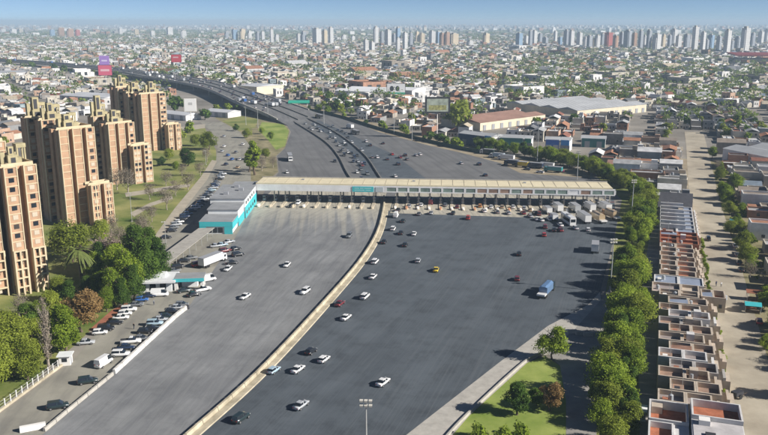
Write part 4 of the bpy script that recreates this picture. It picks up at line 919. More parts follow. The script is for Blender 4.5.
# ------------------------------------------------------------------ people
def person(x, y, shirt, label, ang=0, group=None):
    p = G(x, y, .06); me = bpy.data.meshes.new('person')
    J = [((0, 0, .95), .15), ((0, 0, 1.2), .15), ((0, 0, 1.42), .16), ((0, 0, 1.53), .06), ((.02, 0, 1.62), .095), ((.02, 0, 1.74), .085),
         ((0, .1, .88), .1), ((.06, .11, .5), .07), ((-.05, .11, .08), .05), ((.1, .12, .04), .045), ((0, -.1, .88), .1), ((-.02, -.11, .5), .07), ((-.12, -.11, .08), .05), ((.03, -.12, .04), .045),
         ((0, .2, 1.4), .07), ((-.05, .25, 1.12), .05), ((.05, .26, .86), .04), ((0, -.2, 1.4), .07), ((.05, -.25, 1.12), .05), ((.15, -.26, .88), .04)]
    E_ = [(0, 1), (1, 2), (2, 3), (3, 4), (4, 5), (0, 6), (6, 7), (7, 8), (8, 9), (0, 10), (10, 11), (11, 12), (12, 13), (2, 14), (14, 15), (15, 16), (2, 17), (17, 18), (18, 19)]
    me.from_pydata([j[0] for j in J], E_, []); o = link('person', me, None, p, ang)
    sk = o.modifiers.new('skin', 'SKIN')
    for i, j in enumerate(J): me.skin_vertices[0].data[i].radius = (j[1], j[1])
    me.skin_vertices[0].data[0].use_root = True; sv = o.modifiers.new('sub', 'SUBSURF'); sv.levels = 1; sv.render_levels = 1
    m = bpy.data.materials.new('clothed_figure_' + shirt); m.use_nodes = True; n = m.node_tree.nodes; l = m.node_tree.links
    tcn_ = n.new('ShaderNodeTexCoord'); sx = n.new('ShaderNodeSeparateXYZ'); l.new(tcn_.outputs['Object'], sx.inputs[0]); mr = n.new('ShaderNodeMath'); mr.operation = 'DIVIDE'; mr.inputs[1].default_value = 1.85; l.new(sx.outputs[2], mr.inputs[0])
    rp = n.new('ShaderNodeValToRGB'); rp.color_ramp.interpolation = 'CONSTANT'; cr = rp.color_ramp; cr.elements[0].color = (.02, .02, .02, 1); cr.elements[1].position = .05; cr.elements[1].color = (.04, .05, .09, 1)
    for pos, c in ((.5, (*COLS[shirt], 1)), (.81, (.35, .2, .14, 1)), (.93, (.03, .02, .015, 1))): q = cr.elements.new(pos); q.color = c
    l.new(mr.outputs[0], rp.inputs[0]); l.new(rp.outputs[0], n['Principled BSDF'].inputs[0]); me.materials.append(m)
    tag(o, label, 'person', group)
person(134, 329, 'black', 'person in dark clothes walking between the parked cars', 1)
person(154, 305, 'grey', 'person in grey top crossing the open lot', 2.5)
person(716, 286, 'dark blue', 'person in dark blue top walking on the dirt road', 1.8); person(721, 287, 'white', 'person in white top walking on the dirt road', 1.6)
# ------------------------------------------------------------------ lamp masts
def mast(pos, h, label, heads=6, group='floodlight masts'):
    e = empty('floodlight_mast', label, 'lamp', pos, rnd.uniform(-.2, .2), group); mb = MB(); mb.cyl((0, 0, 0), (0, 0, h), .24 if h > 13 else .14, .11 if h > 13 else .07, 10); mb.build('pole', M_pole, e)
    MB().box(-.3, .3, -.3, .3, 0, .35).build('base', M_conc, e)
    MB().cyl((-1.0, 0, h - .15), (1.0, 0, h - .15), .07, n=6).build('crossbar', M_pole, e); MB().cyl((-.8, 0, h - 1.05), (.8, 0, h - 1.05), .07, n=6).build('crossbar', M_pole, e)
    hm = MB(); hm.loft([[(-.24, -.25, 0), (.24, -.25, 0), (.24, .2, .06), (-.24, .2, .06)], [(-.3, -.32, .32), (.3, -.32, .32), (.3, .2, .4), (-.3, .2, .4)]]); hm = hm.mesh('floodlight', flat('lamp_housing', (.55, .53, .47), .5))
    for k in range(heads): link('floodlight', hm, e, (-.8 + .8 * (k % 3), -.12, h - .1 - .9 * (k // 3)))
q = G(366, 401, 16); mast((q.x, q.y, 0), 16, 'floodlight mast rising from the near edge of the dark asphalt')
for x, y, h, l in ((610, 292, 16.5, 'floodlight mast beside the white box truck and the tree belt'), (631, 221, 17, 'floodlight mast inside the tree belt past the canopy end'), (577, 180, 15, 'floodlight mast directly behind the canopy beside the trees'), (537, 164, 24, 'tall mast behind the canopy among parked trucks'), (412, 141, 22, 'mast on the right verge beside the framed billboard'), (394, 134, 24, 'mast on the right verge uphill of the billboard'), (497, 152, 12, 'mast beside the blue fronted shop'), (324, 124, 14, 'lamp mast near the foot of the viaduct')):
    mast(tuple(G(x, y)), h, l)
for x, y, h in ((132, 222, 12), (166, 246, 9), (206, 165, 8), (258, 128, 14), (246, 125, 14), (268, 118, 14)): mast(tuple(G(x, y)), h, 'thin grey lamp post in the estate or below the viaduct', 2, 'thin lamp posts of the estate')
# ------------------------------------------------------------------ terrace of parapet roofed houses
M_wallw = mat('terrace_wall', (.46, .39, .315), .9, .16, .5, detail=9); M_wallw2 = mat('terrace_wall_white', (.58, .57, .56), .85, .12, .5)
M_wallg = mat('terrace_wall_grey', (.38, .36, .34), .9, .2, .5, detail=9); M_floorb = mat('terrace_roof_brown', (.30, .20, .15), .95, .3, .5, detail=9); M_floorg = mat('terrace_roof_grey', (.30, .26, .25), .95, .25, .5); M_floorr = mat('terrace_roof_brick', (.36, .13, .07), .95, .25, .6)
M_bluer = mat('blue_grey_roof', (.24, .28, .36), .7, .12, .5); M_slate = mat('slate_roof', (.07, .07, .08), .75, .2, .5)
M_rroof0 = mat('rusted_sheet', (.30, .17, .12), .9, .3, .6)
winm = MB().box(-.45, .45, -.05, .05, 0, 1.1).mesh('window', M_glass); doorm = MB().box(-.42, .42, -.05, .05, 0, 2.05).mesh('door', M_bark); tankm = MB(); tankm.cyl((0, 0, 0), (0, 0, 1.1), .55, .5, 12); tankm.cyl((0, 0, 1.1), (0, 0, 1.3), .5, .15, 12); tankm = tankm.mesh('water_tank', flat('tank_grey', (.34, .36, .38), .6))
def cellroof(e, x0, x1, y0, y1, h, par, wm_, fm, th=.36, name='wall'):
    wl_ = MB().box(x0, x1, y0, y1, 0, h - par).build('wall', wm_, e)
    MB().box(x0 + th, x1 - th, y0 + th, y1 - th, h - par + .005, h - par + .04).build('roof', fm, e)
    p = MB(); z0, z1 = h - par + .003, h
    p.box(x0, x1, y0, y0 + th, z0, z1); p.box(x0, x1, y1 - th, y1, z0, z1); p.box(x0, x0 + th, y0 + th, y1 - th, z0, z1); p.box(x1 - th, x1, y0 + th, y1 - th, z0, z1); p.build('parapet', wm_, e); return wl_
def terrace(t, off, depth, h, par, wm_, fms, label, cells=(5.3, 5.3), porch=2.6, group='terrace houses by the dirt road', left=True):
    e = empty('terrace_house', label, 'house', RW(off, t), RA, group); x = 0
    for cwid, fm in zip(cells, fms): wl = cellroof(e, x + .02, x + cwid - .02, .04, depth - .04, h, par, wm_, fm); x += cwid
    if porch: MB().box(x + .02, x + porch, .3, depth - .3, 0, h - 1.6).build('porch', M_wallw, e); MB().box(x + porch * .4, x + porch * .62, .32, depth - .32, h - 1.59, h - .9).build('porch_wall', wm_, e)
    link('window', winm, wl, (cells[0] * .5, .03, h - par - 1.5)); link('window', winm, wl, (cells[0] + 2, .03, h - par - 1.5))
    if rnd.random() < .6: link('water_tank', tankm, e, (rnd.uniform(1.2, 8), depth * .55, h - par + .04))
    v_ = rnd.random()
    if v_ < .22: MB().loft([[(.15, y_, h - .35 + .1 * y_ / depth), (cells[0] - .15, y_, h - .05 + .1 * y_ / depth), (cells[0] - .15, y_, h + .02 + .1 * y_ / depth), (.15, y_, h - .28 + .1 * y_ / depth)] for y_ in (.2, depth * .62)]).build('sheet_cover', rnd.choice((M_roofgrey, M_bluer, M_rroof0)), e)
    elif v_ < .4: MB().box(cells[0] + 1, cells[0] + 2.8, depth * .5, depth * .85, h - par + .05, h + .9).build('stair_room', rnd.choice((M_wallw, M_wallw2, M_brick)), e)
    if v_ > .55: MB().box(1.0, 2.1, depth * .3, depth * .5, h - par + .05, h - par + .7).build('roof_box', rnd.choice((M_dark, M_white, M_redpave)), e)
    if v_ > .7: MB().cyl((cells[0] * .5, depth * .7, h - par), (cells[0] * .5, depth * .7, h + 2.4), .05, n=5).build('aerial', M_pole, e)
    if left and off > 1: MB().box(-off + .1, -.05, .2, depth - .2, 0, 1.6).build('yard_wall', M_slate, e)
    return e
t = 15.6; i = 0
while t < 84:
    a = i % 2; terrace(t, 2.4 if a else 0, 5.6, 4.6 + .12 * ((i * 7) % 5 - 2), 1.15, (M_wallw, M_wallw, M_wallw2, M_wallw, M_wallg)[(i * 3) % 5], (M_floorb if (i * 5) % 3 else M_floorg, M_floorb if (i * 3) % 4 else M_floorg), ('set back' if a else 'forward standing') + f' cream terrace house with walled roof cells, {ORD[i]} from the brick red roofs', cells=(5.3, 5.0) if a else (5.5, 5.2)); t += 5.65; i += 1
e = empty('brick_house', 'lower house with brick red open roof at the near end of the terrace', 'house', RW(-1.6, -3), RA); cellroof(e, 0, 7.4, 9, 17.6, 4.8, 1.9, M_wallw2, M_floorr, .35); cellroof(e, 0, 4.6, 0, 8.9, 4.4, 1.3, M_wallw2, M_floorr, .35); MB().box(4.65, 7.4, 0, 8.9, 0, 4.1).build('wall', M_wallw2, e); link('window', winm, e, (6, -.03, 1.4)); MB().box(.5, 2.6, 15, 17, 2.95, 4.4).build('stair_hood', M_wallw, e)
e = empty('brick_house', 'taller house with brick red open roof at the near end of the terrace', 'house', RW(6.2, -3), RA); cellroof(e, 0, 9.2, 10, 17.4, 6.3, 1.6, M_wallw2, M_floorr, .35); MB().box(0, 9.2, 0, 9.95, 0, 5.4).build('wall', M_wallw2, e); MB().box(.2, 9, .2, 9.7, 5.41, 5.5).build('roof', mat('pale_screed', (.46, .44, .44), .9, .15, .5), e); MB().box(1.2, 3.2, 7.6, 9.4, 5.51, 6.5).build('roof_hatch', M_white, e); link('window', winm, e, (2.5, -.05, 3.2)); link('window', winm, e, (6.5, -.05, 3.2)); MB().box(2.2, 4, 3, 4.5, 5.51, 5.9).build('skylight', M_dark, e)
t = 86.5
terrace(t, -2, 9, 4.6, .9, M_wallw, (M_floorg, M_wallw), 'pale terrace house with small dark roof opening', cells=(8, 5), porch=0); terrace(t, 11.3, 7, 4.4, 1.6, M_wallw, (M_floorr, M_floorr), 'brick red roofed annex jutting towards the dirt road', cells=(3.2, 3.4), porch=0); t += 9.2
terrace(t, -1.5, 8, 4.4, .35, M_wallw2, (M_bluer, M_bluer), 'terrace house with blue grey roof', cells=(7, 7), porch=0); t += 8.3
for j in range(7): terrace(t, .4 * (j % 2), 5.4, 4.5, 1.1, M_wallw, (M_floorb, M_floorr), f'terrace house with brown walled roof cells, {ORD[j]} beyond the blue roof', cells=(5.2, 5.6), porch=2.2, left=False); t += 5.5
for j in range(3): terrace(t, 0, 5.6, 4.6, .9, M_redpave, (M_floorr, M_floorr), f'brick walled terrace house, {ORD[2 - j]} from the white stepped houses', cells=(6, 7), porch=0, left=False); t += 5.7
for j in range(7):
    e = terrace(t, 0, 6.2, 4.4, .5, M_wallw2, (M_floorg, M_bluer), f'white terrace house with stepped roof wall, {ORD[j]} from the brick walled ones', cells=(6, 6.5), porch=2, left=False)
    MB().box(.1, 9, 5.3, 6.0, 4.41, 5.9).build('stepped_wall', M_wallw2, e); t += 6.4
for j in range(4):
    e = empty('slate_roof_house', f'terrace house with long dark slate roof, {ORD[j]} from the white stepped houses', 'house', RW(-.6 + .3 * j, t), RA, 'slate roofed terrace houses'); MB().box(0, 13, .1, 6.6, 0, 3.6).build('wall', M_wallw, e); MB().loft([[(x, -.1, 3.5), (x, 3.35, 5.2), (x, 6.8, 3.5), (x, 6.8, 3.62), (x, 3.35, 5.34), (x, -.1, 3.62)] for x in (-.4, 13.4)]).build('roof', M_slate, e); link('window', winm, e, (3, .08, 1.2)); link('window', winm, e, (8, .08, 1.2)); link('door', doorm, e, (5.4, .08, .03)); t += 7
TROW_END = t
# hedge line and posts along the terrace verge
hp0 = [RW(14.8 - .3 * math.sin(k * .9), 14 + k * 2.1) for k in range(74)]
for k, q in enumerate(hp0):
    if rnd.random() < .8: tree((q.x + rnd.uniform(-.4, .4), q.y), 'bush', rnd.uniform(.9, 1.9), 'low scrubby shrub along the terrace verge', 'verge shrubs', .7, name='shrub', cat='shrub')
fx = MB().box(-.6, .6, -.3, .3, 0, 2.6).mesh('panel', M_white); 
p = G(641, 418); e = empty('site_panel', 'small white shed standing in the back lane beside the belt', 'shed', (p.x, p.y, 0), RA); MB().box(-.9, .9, -1.5, 1.5, 0, 2.1).build('wall', M_white, e); MB().box(-1.1, 1.1, -1.7, 1.7, 2.11, 2.25).build('roof', M_adm, e)
# concrete blocks closing the track by the lone tree
for k in range(3):
    p = G(572 + k * 8, 333 + k * 1.5); tag(MB().loft([[(x, -.45, 0), (x, .45, 0), (x, .25, .9), (x, -.25, .9)] for x in (-1.2, 1.2)]).build('concrete_block', M_conc, loc=(p.x, p.y, .05), rz=.1), 'grey concrete block closing the dirt track', 'block', 'blocks across the track')
# ------------------------------------------------------------------ larger buildings
SPECIAL = []          # (x, y, radius) kept clear of houses
def reserve(x, y, r): SPECIAL.append((x, y, r))
def shed(p0, p1, depth, h, wallm, roofm, label, cat='warehouse', name='warehouse', gables=1, front=None, rise=1.6):
    """gabled shed whose front wall runs from pixel p0 to pixel p1"""
    a, b_ = G(*p0), G(*p1); d = b_ - a; L = d.length; e = empty(name, label, cat, a, math.atan2(d.y, d.x))
    MB().box(0, L, 0, depth, 0, h).build('wall', wallm, e); gd = depth / gables
    for g in range(gables):
        y0 = g * gd; MB().loft([[(x, y0 - .3 * (g == 0), h + .01), (x, y0 + gd / 2, h + rise), (x, y0 + gd + .3 * (g == gables - 1), h + .01), (x, y0 + gd / 2, h + .02)] for x in (-.5, L + .5)]).build('roof', roofm, e)
    if rise >= 2:
        sm_ = MB().loft([[(x_, gd * .08, .06 + rise * .16), (x_, gd * .42, .06 + rise * .84), (x_, gd * .42, .12 + rise * .84), (x_, gd * .08, .12 + rise * .16)] for x_ in (0, 1.1)]).mesh('skylight', M_wroof)
        for g in range(gables):
            for k_ in range(1, int(L / 5)): link('skylight', sm_, e, (k_ * 5, g * gd, h + .01))
    if front: MB().box(.3, L - .3, -.25, -.01, .1, h + .4).build('front_panel', front, e)
    n = max(2, int(L / 9)); dm = MB().box(-1.6, 1.6, -.3, -.03, .05, min(4, h - .8)).mesh('door', M_grey)
    for k in range(n): link('door', dm, e, (L * (k + .5) / n, -.02, 0))
    c = a + d / 2 + Vector((-d.y, d.x, 0)).normalized() * depth / 2
    for f in np.linspace(0, 1, max(2, int(L / 14))):
        for g in (.15, .5, .85): q = a + d * f + Vector((-d.y, d.x, 0)).normalized() * depth * g; reserve(q.x, q.y, 15)
    return e
M_wroof = mat('pale_sheet_roof', (.52, .53, .55), .6, .12, .05); M_wroof3 = mat('white_sheet_roof', (.70, .71, .72), .6, .08, .05); M_wroof2 = mat('grey_blue_sheet_roof', (.38, .39, .40), .6, .15, .05); M_rroof = mat('rust_roof', (.30, .18, .14), .8, .2, .08); M_cwall = mat('cream_wall', (.62, .56, .43), .85, .1, .2); M_wwall = mat('white_wall', (.68, .67, .66), .8, .1, .2)
shed((577, 119), (646, 112), 85, 7, M_cwall, M_wroof2, 'very wide grey roofed warehouse with pale front wall beyond the shops', gables=4, rise=2.2)
shed((480, 131), (545, 122), 40, 6, M_cwall, M_rroof, 'warehouse with rust red roof and cream wall beside the wide grey one', gables=2, rise=1.9)
shed((335, 96), (385, 98), 60, 6, M_wwall, M_wroof3, 'long white warehouse behind the motorway bend', gables=2, rise=1.5); shed((388, 97), (412, 98), 40, 8, M_wwall, M_wroof3, 'white hall with big advert front beside the long white warehouse')
shed((722, 160), (768, 170), 40, 7, M_wwall, M_wroof2, 'blue grey roofed hall across the dirt road', gables=2, rise=1.8); shed((240, 93.5), (257, 95), 40, 9, M_cwall, M_wroof, 'cream block building just behind the viaduct', cat='building', name='block_building'); shed((60, 100), (105, 103), 35, 5, M_wwall, M_wroof, 'low white roofed shed between the towers and the viaduct', gables=2); shed((0, 78), (28, 77), 60, 7, M_wwall, M_wroof2, 'pale blue roofed shed at the far left beyond the estate'); shed((205, 116), (228, 118), 16, 4.5, M_wwall, M_wroof, 'low pale roofed service building by the underpass', name='service_building', cat='building'); shed((160, 118), (186, 121), 16, 4.5, M_wwall, M_wroof, 'low pale service building behind the rear tower', name='service_building', cat='building')
M_blue = flat('blue_front', (.03, .10, .34), .5); M_dteal = flat('dark_teal_front', (.04, .17, .17), .6); M_green = flat('green_front', (.04, .26, .17), .6); M_sky = flat('sky_blue_front', (.08, .32, .68), .5); M_navy = flat('navy_front', (.03, .06, .15), .6); M_yel = mat('yellow_wall', (.60, .42, .14), .85, .12, .3)
shed((458, 144), (484, 147.5), 14, 7, M_wwall, M_wroof2, 'shop with navy front beside the framed billboard', 'shop', 'shop', front=M_navy); shed((484.5, 147.5), (491, 148.5), 12, 7.5, M_wwall, M_wroof2, 'narrow shop with sky blue front beside the navy one', 'shop', 'shop', front=M_sky); shed((499, 148), (523, 149), 14, 6.5, M_wwall, M_wroof2, 'shop with dark teal front beyond the parked trucks', 'shop', 'shop', front=M_dteal); shed((524, 149), (531, 149.3), 12, 6.5, M_wwall, M_wroof2, 'narrow shop with green front', 'shop', 'shop', front=M_green); shed((545, 151), (559, 151.5), 12, 7, M_wwall, M_wroof2, 'shop with deep blue front behind the belt', 'shop', 'shop', front=M_blue); shed((560, 151.5), (569, 152), 12, 7, M_wwall, M_wroof2, 'shop with bright sky blue front behind the belt', 'shop', 'shop', front=M_sky); shed((581, 147), (605, 148), 12, 5.5, M_wwall, M_wroof2, 'shop with pale teal front near the yellow house', 'shop', 'shop', front=M_dteal); shed((607, 173), (623, 174), 10, 5, M_yel, M_rroof, 'yellow walled house behind the tree belt', 'house', 'house')
# petrol station roof
q = G(299, 108); e = empty('petrol_canopy', 'bright green flat canopy beside the motorway bend', 'canopy', (q.x, q.y, 0), R(5)); MB().box(-10, 10, -6, 12, 5, 6.2).build('roof', flat('green_canopy', (.03, .42, .28), .5), e); reserve(q.x, q.y, 16)
for x in (-8, 0, 8):
    for y in (-4, 8): MB().box(x - .3, x + .3, y - .3, y + .3, 0, 5).build('column', M_white, e)
# stadium with red roof
q = G(775, 64); e = empty('stadium', 'stadium stand with a dark red roof beyond the right hand blocks', 'stadium', (q.x, q.y, 0), R(-4)); MB().box(-75, 75, 0, 40, 0, 10).build('stand', M_conc, e); MB().loft([[(x, -8, 15), (x, 44, 19), (x, 44, 20.5), (x, -8, 17.5)] for x in (-78, 78)]).build('roof', flat('stadium_red', (.20, .035, .035), .7), e)
for x in range(-70, 80, 20): MB().box(x, x + 1, 40.2, 41.2, 0, 18.5).build('column', M_conc, e); MB().box(x, x + 1, -3, -2, 0, 15.3).build('column', M_conc, e)
for x in range(-80, 81, 20): reserve(q.x + x, q.y + 20, 40)
# billboards
def billboard(x, y, w_, h_, zb, face, label, rz=0, frame=M_dark, draw=None, bd=.45):
    q = G(x, y); e = empty('billboard', label, 'billboard', (q.x, q.y, 0), rz); MB().cyl((0, .45, 0), (0, .45, zb + h_ * .5), .32, .26, 12).build('pole', M_white, e)
    MB().box(-w_ / 2, w_ / 2, -.12, .18, zb, zb + h_).build('frame', frame, e); q2 = MB().box(-w_ / 2 + bd, w_ / 2 - bd, -.2, -.125, zb + bd, zb + h_ - bd).build('face', face, e)
    if draw: draw(e, w_, h_, zb)
    return e
def landscape(e, w_, h_, zb):
    MB().box(-w_ / 2 + 2.6, w_ / 2 - 2.6, -.24, -.201, zb + 2.4, zb + h_ * .5).build('picture_field', mat('poster_field', (.34, .33, .13), .8, .5, .6, space='object'), e)
billboard(437, 138.5, 17.5, 11.5, 17.5, mat('poster_green', (.36, .40, .33), .7, .35, .3, space='object'), 'tall framed billboard with landscape poster on a white pole', R(2), draw=landscape, bd=1.3)
billboard(191.5, 127, 9.5, 10, 12, flat('poster_white', (.74, .74, .74), .6), 'white poster billboard beside the underpass lawn', R(8), frame=M_white, draw=lambda e, w_, h_, zb: MB().box(-1.5, 1.5, -.25, -.201, zb + 5, zb + 7).build('poster_mark', flat('poster_grey', (.45, .45, .45), .7), e))
billboard(106.5, 88, 17, 13, 15, flat('poster_pink', (.72, .14, .22), .6), 'pink and purple billboard near the viaduct', R(4), draw=lambda e, w_, h_, zb: (MB().box(-w_ * .32, w_ * .3, -.26, -.21, zb + h_ * .4, zb + h_ * .6).build('poster_mark', flat('poster_pink_mark', (.85, .55, .58), .7), e), MB().box(-w_ * .2, w_ * .2, -.26, -.21, zb + h_ + 4, zb + h_ + 6).build('poster_mark', flat('poster_lilac_mark', (.7, .6, .85), .7), e)) and MB().box(-w_ * .35, w_ * .35, -.15, .2, zb + h_ + .02, zb + h_ + 11).build('upper_face', flat('poster_purple', (.40, .24, .62), .6), e))
billboard(177, 71, 17, 13, 14, flat('poster_red', (.62, .06, .08), .6), 'red billboard in the blocks beyond the viaduct', R(2), draw=lambda e, w_, h_, zb: MB().box(-w_ * .3, w_ * .2, -.26, -.21, zb + h_ * .55, zb + h_ * .7).build('poster_mark', flat('poster_pale_mark', (.75, .5, .5), .7), e))
def faces(e, w_, h_, zb):
    for x in (-4.5, 1.5):
        b_ = MB(); n = 14; b_.add([(x + 2.2 * math.cos(6.283 * k / n), -.24, zb + 6.5 + 2.8 * math.sin(6.283 * k / n)) for k in range(n)], [tuple(range(n))]); b_.build('poster_shape', M_dark, e)
    MB().box(-w_ / 2 + .4, w_ / 2 - .4, -.26, -.21, zb + .5, zb + 2.5).build('poster_strip', flat('poster_green_strip', (.05, .35, .22), .7), e)
billboard(396, 98.5, 20, 12, 4, flat('poster_white', (.74, .74, .74), .6), 'white billboard with two dark round shapes beside the white hall', R(2), draw=faces)
for q in VIA_SCREEN[::2]:
    if rnd.random() < .8: tree((q.x - rnd.uniform(6, 16), q.y - rnd.uniform(6, 16)), rnd.choice(('far_dark', 'far_olive')), rnd.uniform(7, 13), 'tree screening the far stretch of the viaduct', 'trees beside the far viaduct', 1.15)
# fence and hedge on the right verge
fpth = spline(px([(300, 108.5), (340, 117.5), (380, 130), (427, 142), (462, 150), (497, 156)]))
tag(sect(fpth, [(-.08, 0), (-.08, 2.2), (.08, 2.2), (.08, 0)]).build('mesh_fence', flat('dark_green_mesh', (.03, .07, .05), .8)), 'dark green mesh fence along the right verge of the motorway', 'fence')
for k in range(1, len(fpth) - 1):
    if rnd.random() < .5: q = fpth[k]; tree((q.x + rnd.uniform(1, 5), q.y + rnd.uniform(2, 6)), rnd.choice(('far_bright', 'far_dark')), rnd.uniform(3, 7), 'small green tree behind the dark mesh fence', 'trees behind the mesh fence', 1.1)
for x, y in ((458, 122), (463, 118), (455, 127), (461, 129)): tpx(x, y, 'far_olive', rnd.uniform(14, 20), 'tall yellow green tree beside the framed billboard', 'tall trees by the billboard', .8)
for x, y in ((325, 114), (332, 115), (338, 118), (343, 119), (330, 108), (345, 112), (322, 106), (350, 117)): tpx(x - 2, y - 6, rnd.choice(('far_olive', 'far_dark')), rnd.uniform(7, 13), 'bushy tree beside the motorway bend', 'trees at the motorway bend')
# ------------------------------------------------------------------ skyline towers
def sky_mat(name, col, wcol):
    m = mat(name, col, .85, .1, .05); n = m.node_tree.nodes; l = m.node_tree.links; b_ = n['Principled BSDF']; old = b_.inputs['Base Color'].links[0].from_socket
    tcn_ = n.new('ShaderNodeTexCoord'); sx = n.new('ShaderNodeSeparateXYZ'); l.new(tcn_.outputs['Object'], sx.inputs[0])
    ad_ = n.new('ShaderNodeMath'); ad_.operation = 'ADD'; l.new(sx.outputs[0], ad_.inputs[0]); l.new(sx.outputs[1], ad_.inputs[1])
    def fr(src, per, thr):
        a = n.new('ShaderNodeMath'); a.operation = 'DIVIDE'; a.inputs[1].default_value = per; l.new(src, a.inputs[0]); c = n.new('ShaderNodeMath'); c.operation = 'FRACT'; l.new(a.outputs[0], c.inputs[0])
        g = n.new('ShaderNodeMath'); g.operation = 'LESS_THAN'; g.inputs[1].default_value = thr; l.new(c.outputs[0], g.inputs[0]); return g.outputs[0]
    ml = n.new('ShaderNodeMath'); ml.operation = 'MULTIPLY'; l.new(fr(ad_.outputs[0], 3.4, .5), ml.inputs[0]); l.new(fr(sx.outputs[2], 2.9, .52), ml.inputs[1])
    mx = n.new('ShaderNodeMix'); mx.data_type = 'RGBA'; l.new(ml.outputs[0], mx.inputs[0]); l.new(old, mx.inputs[6]); mx.inputs[7].default_value = (*wcol, 1); l.new(mx.outputs[2], b_.inputs['Base Color']); return m
SK = {'white': sky_mat('highrise_white', (.62, .61, .59), (.30, .32, .35)), 'cream': sky_mat('highrise_cream', (.62, .52, .36), (.28, .25, .22)), 'grey': sky_mat('highrise_grey', (.34, .36, .39), (.15, .17, .2)), 'brown': sky_mat('highrise_brown', (.40, .25, .17), (.2, .15, .12)), 'red': sky_mat('highrise_red', (.42, .12, .10), (.25, .1, .1)), 'blue': sky_mat('highrise_blue', (.25, .36, .48), (.12, .17, .25))}
def highrise(x, ytop, ybot, wpx, c, group='skyline towers'):
    q = G(x, ybot); zc = q.y * math.cos(CP) + CH * math.sin(CP); s = zc / CF; hh = (ybot - ytop) * s * rnd.uniform(.78, 1.0); ww = wpx * s * .74; dd = ww * rnd.uniform(.8, 1.3)
    lab = f'{c} high-rise block ' + ('in the far skyline left of the estate towers' if x < 200 else 'in the skyline straight beyond the motorway' if x < 470 else 'in the dense skyline beyond the wide warehouse')
    e = empty('highrise', lab, 'high-rise', (q.x, q.y, 0), R(32) + rnd.uniform(-.15, .15), group)
    MB().box(-ww / 2, ww / 2, -dd / 2, dd / 2, 0, hh).build('wall', SK[c], e); MB().box(-ww * .28, ww * .22, -dd * .25, dd * .3, hh + .01, hh + max(3, hh * .07)).build('roof_block', M_conc, e)
    if rnd.random() < .5: MB().box(-ww * .7, -ww / 2 - .02, -dd * .4, dd * .35, 0, hh * rnd.uniform(.75, .95)).build('wing', SK[c], e)
    reserve(q.x, q.y, max(ww, dd) * .8)
for a in ((4, 28, 34, 6, 'white'), (14, 28, 35, 6, 'white'), (53, 28, 37, 5, 'blue'), (62, 27, 37.5, 7, 'brown'), (71, 28, 38, 7, 'brown'), (78, 29, 37, 5, 'red'), (121, 29, 36, 4, 'white'), (137, 29, 36, 5, 'cream'), (153, 31, 38, 5, 'white'), (170, 26, 37, 7, 'white'), (184, 30, 38.5, 6, 'white'), (227, 30, 40, 4, 'grey'), (235, 27, 41, 6, 'blue'), (243, 27, 41, 6, 'cream'), (250, 29, 41, 4, 'white'),
          (258, 32, 42, 4, 'grey'), (263, 31, 42, 4, 'white'), (272, 29, 44, 4, 'white'), (277, 33, 43, 4, 'white'), (299, 33, 44, 5, 'white'), (304, 30, 44, 5, 'grey'), (317, 27, 44, 8, 'white'), (325, 27, 45, 5, 'cream'), (331, 28, 44, 5, 'white'), (344, 34, 42, 5, 'white'), (353, 35, 42, 4, 'white'), (366, 40, 54, 5, 'white'), (372, 42, 55, 5, 'white'), (376, 27, 45, 5, 'white'), (382, 29, 46, 4, 'grey'), (388, 28, 47, 6, 'white'), (394, 32, 46, 4, 'grey'), (398, 27, 50, 5, 'blue'), (405, 31, 50, 5, 'white'), (411, 33, 47, 4, 'grey'), (417, 30, 44, 4, 'cream'), (422, 31, 44, 5, 'cream'), (432, 31, 45, 6, 'white'), (438, 32, 45, 4, 'blue'), (442, 31, 47, 5, 'brown'), (447, 32, 47, 5, 'brown'), (454, 33, 46, 9, 'cream'), (486, 33, 45, 7, 'cream'), (470, 40, 47, 6, 'white'),
          (398, 38, 52, 4, 'white'), (519, 33, 46, 7, 'blue'), (526, 35, 45, 5, 'white'), (530, 28, 47, 4, 'grey'), (534, 28, 46, 5, 'white'), (545, 36, 45, 5, 'grey'), (555, 31, 43, 4, 'white'), (566, 30, 47, 5, 'grey'), (571, 28, 48, 6, 'white'), (579, 33, 47, 5, 'white'), (589, 35, 50, 6, 'grey'), (597, 34, 49, 5, 'white'), (602, 33, 47, 4, 'grey'), (608, 32, 48, 7, 'red'), (615, 33, 50, 5, 'brown'), (621, 32, 48, 4, 'grey'), (627, 28, 49, 7, 'grey'), (634, 31, 49, 5, 'brown'), (640, 30, 50, 5, 'grey'), (648, 31, 51, 5, 'grey'), (656, 31, 51, 8, 'white'), (663, 32, 49, 4, 'cream'), (669, 33, 48, 4, 'grey'), (673, 28, 46, 6, 'white'), (678, 33, 49, 6, 'white'), (686, 35, 50, 6, 'grey'), (694, 26, 51, 6, 'white'), (702, 31, 52, 6, 'white'), (710, 33, 50, 6, 'blue'), (718, 34, 52, 5, 'grey'), (726, 31, 56, 7, 'white'), (737, 37, 50, 6, 'grey'), (744, 26, 53, 8, 'white'), (752, 33, 48, 5, 'grey'), (760, 30, 45, 5, 'white'), (766, 30, 43, 5, 'white'), (540, 33, 44, 4, 'grey'), (585, 36, 48, 4, 'white'), (690, 36, 49, 4, 'white'), (731, 38, 52, 4, 'grey'), (706, 38, 51, 4, 'grey'), (644, 36, 49, 4, 'white'), (560, 36, 46, 4, 'blue'), (593, 38, 49, 4, 'cream')):
    highrise(*a)
